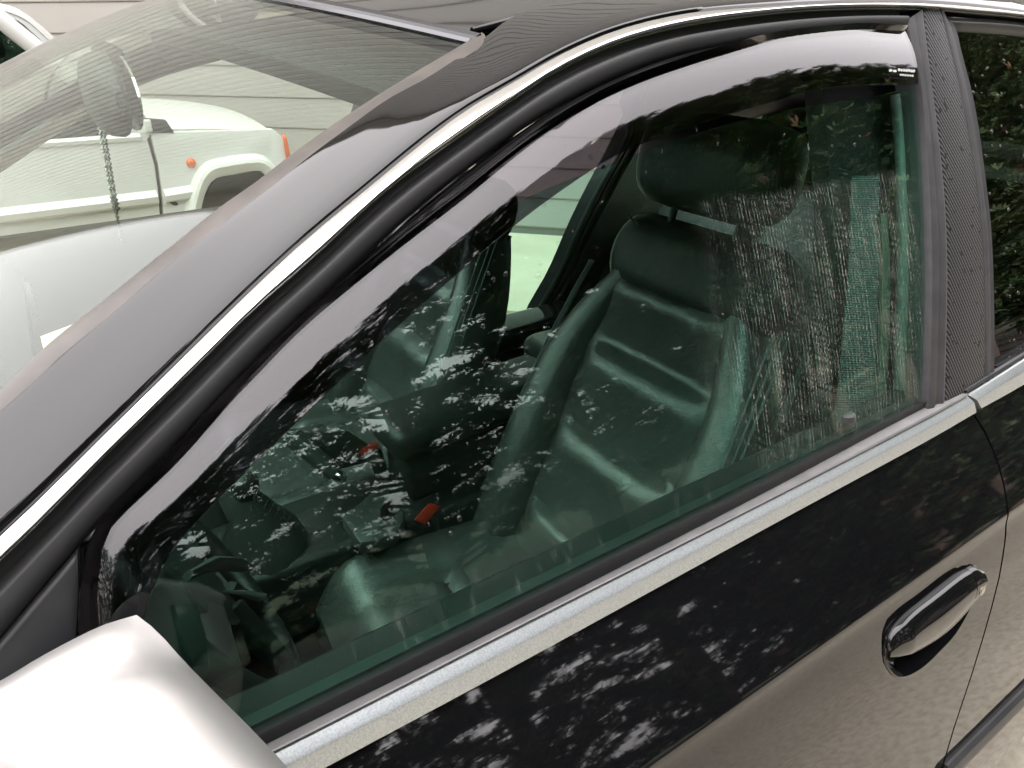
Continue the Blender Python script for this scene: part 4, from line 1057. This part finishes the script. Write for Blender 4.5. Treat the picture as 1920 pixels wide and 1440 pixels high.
# core
prism("body_core", [Vector((xfr-.06, Y0+.05, .30)), Vector((xfr-.04, Y0+.05, zh-.03)), Vector((xg, Y0+.05, zh)), Vector((-2.3, Y0+.05, zh)), Vector((-2.35, Y0+.05, .30))], (0, Y1-Y0-.1, 0), DARK, wc_)
g = [(p.x, p.z) for p in gapx]
zb = .34
FI = [(370, 425), (384, 366), (394, 344), (408, 333), (440, 327), (472, 321), (490, 321), (503, 334), (515, 380)]
ac = [(W2(x, y).x, W2(x, y).z) for x, y in FI]
cxw = W2(440, 360).x; rw = .315
panelw("front_wing", [(xfr-.02, zb+.08), (xfr, .60), (xfr-.005, zh-.05), (hoodF.x, zh)] + [(g[1][0]+.012, g[1][1]-.002)] + [(x+.010, z) for x, z in g[2:]] + [(g[-1][0]+.012, zb), (ac[0][0]-.012, zb)] + ac + [(ac[-1][0]+.012, zb)], 0, .05)
zs1 = W2(150, 257).z
panelw("door", [(x-.004, z) for x, z in g[1:]] + [(g[-1][0]-.004, zb), (-.95, zb), (-.95, zh+.005)], 0, .05)
panelw("rear_panel", [(-.958, zh+.005), (-2.35, zh+.005), (-2.38, .5), (-2.3, zb), (-.958, zb)], 0, .05)
def rail(name, pxa, h, d, parent=wc_, mt=WHITE, ext=1.6):
    a, b_ = W2(*pxa[0]), W2(*pxa[1]); k = (b_-a).normalized(); a = a - k*ext
    A_ = resample([a, b_], 8); B_ = [p - Vector((0, 0, h)) for p in A_]
    return strip(name, A_, B_, [(0, -.004), (0, .0), (.4, d), (.8, d*.8), (1, 0), (1, -.004)], mt, parent, out=Vector((0, -1, 0)))
rail("swage_line", [(85, 262), (262, 250)], .03, .010)
rail("lower_swage", [(0, 390), (292, 356)], .06, .028)
rail("lower_swage", [(306, 355), (362, 346)], .06, .028, ext=0)
# bonnet with crown, scuttle vent
rows = []
for i in range(8):
    t = i/7; x = hoodF.x - .005 + (hoodB.x - hoodF.x - .06)*t; r_ = []
    for j in range(13):
        u = j/12; r_.append(Vector((x + .02*math.sin(math.pi*u), Y0 + .012 + (Y1-Y0-.024)*u, zh + .012 - .03*(1-t)**3 + .02*t + .055*math.sin(math.pi*u)**.6*(.5+.5*t))))
    rows.append(r_)
grid("bonnet", rows, WHITE, wc_, thick=.02, out=Vector((0, 0, 1)))
vp = [W2(x, y, -.004) for x, y in [(272, 222), (311, 225), (327, 249), (281, 249)]]
prism("scuttle_vent", vp, (0, .03, 0), PLASTIC, wc_, bev=.003)
rbox("mirror_bracket", W2(277, 236, -.012), (.03, .02, .05), WHITE, wc_, .006)
# wheel arch flare
fo = [W2(x, y, -.045) for x, y in [(352, 420), (365, 360), (377, 328), (394, 310), (430, 301), (470, 296), (494, 297), (516, 314), (534, 365)]]
fi = [W2(x, y, -.03) for x, y in [(370, 425), (384, 366), (394, 344), (408, 333), (440, 327), (472, 321), (490, 321), (503, 334), (515, 380)]]
strip("wheel_arch_flare", resample(fo, 24), resample(fi, 24), [(0, -.05), (.1, 0), (.3, .010), (.8, .006), (1, 0), (1, -.06)], WHITE_OLD, wc_, out=Vector((0, -1, 0)))
well = [W2(x, y, .03) for x, y in [(360, 430), (383, 372), (397, 346), (416, 329), (445, 321), (478, 319), (494, 326), (512, 350), (530, 400), (530, 470), (360, 470)]]
prism("wheel_well", well, (0, .02, 0), TYRE, wc_)
wheel(cxw, Y0 + .12, wc_, .27, .16, -1, WHITE_OLD); wheel(-1.75, Y0 + .12, wc_, .27, .16, -1, WHITE_OLD)
wheel(cxw, Y1 - .12, wc_, .27, .16, 1, WHITE_OLD); wheel(-1.75, Y1 - .12, wc_, .27, .16, 1, WHITE_OLD)
ip = W2(358, 305); tube("side_indicator", [ip + Vector((0, .01, 0)), ip + Vector((0, -.006, 0)), ip + Vector((0, -.014, 0))], [.020, .019, .010], ORANGE, wc_, 14)
prism("front_indicator", [W2(x, y, -.006) for x, y in [(530, 256), (538, 258), (546, 298), (537, 301)]], (.03, .12, 0), ORANGE, wc_, bev=.003)
ep = W2(325, 380); tube("badge_hole", [ep + Vector((0, .004, 0)), ep + Vector((0, -.004, 0))], [.022, .019], PLASTIC, wc_, 14, flat=.5)
# cabin
A_x = W2(266, 205).x
zr = zh + .47
cab = [Vector((A_x, Y0+.03, zh)), Vector((A_x-.42, Y0+.11, zr)), Vector((-2.0, Y0+.11, zr)), Vector((-2.32, Y0+.04, zh))]
def bar(name, a, b_, w, parent=wc_, mt=WHITE): return tube(name, [a, b_], w, mt, parent, 8)
for s_ in (0, 1):
    f = (lambda p: p) if not s_ else (lambda p: Vector((p.x, Y0+Y1-p.y, p.z)))
    bar("pillar", f(cab[0]), f(cab[1]), .035); bar("pillar", f(cab[3]), f(cab[2]), .05)
    m0, m1 = Vector((-.95, Y0+.03, zh)), Vector((-1.0, Y0+.11, zr)); bar("pillar", f(m0), f(m1), .035)
    prism("side_window", [f(cab[0]) + Vector((-.04, .0, .02)), f(cab[1]) + Vector((-.02, 0, -.03)), f(m1) + Vector((.03, 0, -.03)), f(m0) + Vector((.03, 0, .02))], (0, .004, 0), CARGLASS, wc_)
    prism("side_window", [f(m0) + Vector((-.03, .0, .02)), f(m1) + Vector((-.03, 0, -.03)), f(cab[2]) + Vector((.02, 0, -.03)), f(cab[3]) + Vector((.06, 0, .02))], (0, .004, 0), CARGLASS, wc_)
prism("roof_panel", [cab[1] + Vector((.02, -.03, -.01)), cab[2] + Vector((0, -.03, -.01)), Vector((cab[2].x, Y1-.08, zr-.01)), Vector((cab[1].x+.02, Y1-.08, zr-.01))], (0, 0, .045), WHITE, wc_, bev=.015)
prism("windscreen", [cab[0] + Vector((0, .02, .01)), cab[1] + Vector((0, .02, 0)), Vector((cab[1].x, Y1-.13, zr)), Vector((cab[0].x, Y1-.05, zh+.01))], (.004, 0, .002), CARGLASS, wc_)
rbox("front_bumper", (xfr+.0, (Y0+Y1)/2, .46), (.10, Y1-Y0, .16), PLASTIC, wc_, .03)
rbox("grille", (xfr-.01, (Y0+Y1)/2, .74), (.04, Y1-Y0-.5, .16), PLASTIC, wc_, .01)
for s_ in (0, 1): rbox("headlight", (xfr, Y0+.30 if not s_ else Y1-.30, .74), (.04, .22, .15), CHROME, wc_, .01)

# second white vehicle, further off: only its cab shows over the windscreen edge
wv_ = empty("white_van", (-1.6, 5.7, 0)); ABS.add(wv_.name)
props(wv_, "white vehicle with black-edged side window at the upper left, behind the windscreen", "van")
YV = 5.02
def V2(px, py, dy=0.0): return aty(px, py, YV + dy)
top = [V2(-200, -40), V2(-60, -8), V2(0, 6), V2(28, 14), V2(52, 28), V2(80, 50), V2(104, 72), V2(125, 96)]
inn = [V2(-200, -10), V2(-60, 20), V2(0, 33), V2(22, 36), V2(36, 42), V2(54, 58), V2(72, 74), V2(90, 92)]
strip("roof_pillar", resample(top, 24), resample(inn, 24), [(0, -.06), (0, 0), (.12, .02), (.45, .026), (.5, .018), (.9, .020), (1, .005), (1, -.06)], WHITE, wv_, out=Vector((0, -1, .3)))
inn2 = [V2(-200, -4), V2(-60, 26), V2(0, 40), V2(20, 43), V2(34, 50), V2(52, 66), V2(69, 82), V2(84, 98)]
strip("window_rubber", resample(inn, 24), resample(inn2, 24), [(0, -.03), (0, 0), (.5, .012), (1, 0), (1, -.03)], RUBBER, wv_, out=Vector((0, -1, .3)))
zv = V2(100, 104).z; xv = V2(125, 96).x
wpl = [p + Vector((0, .02, 0)) for p in resample(inn2, 14)]
prism("side_window", wpl + [Vector((wpl[-1].x+.05, YV+.02, zv-.10)), Vector((wpl[0].x, YV+.02, zv-.10))], (0, .005, 0), CARGLASS, wv_)
prism("body", [Vector((x, YV, z)) for x, z in ((xv+.05, zv-.08), (xv+.22, zv-.20), (xv+.27, .6), (xv+.24, .3), (-4.0, .3), (-4.0, zv-.08))], (0, 1.3, 0), WHITE, wv_, bev=.04)
prism("roof_panel", [Vector((p.x, YV+.05, p.z-.03)) for p in (top[0], top[2], top[4])] + [Vector((top[4].x, YV+1.25, top[4].z-.03)), Vector((top[2].x, YV+1.25, top[2].z-.03)), Vector((top[0].x, YV+1.25, top[0].z-.03))], (0, 0, .03), WHITE, wv_)
rbox("wing_mirror", V2(-8, 84, -.12), (.07, .08, .12), TRIM2, wv_, .03)
rbox("pale_backing", (top[2].x-.9, YV+.9, zv-.10), (2.2, .05, .22), WHITE_OLD, wv_, .01)  # pale panel added inside to lighten the view through the window
for x in (xv-.45, -3.2):
    for y_, s_ in ((YV+.1, -1), (YV+1.25, 1)): wheel(x, y_, wv_, .31, .18, s_, WHITE_OLD)
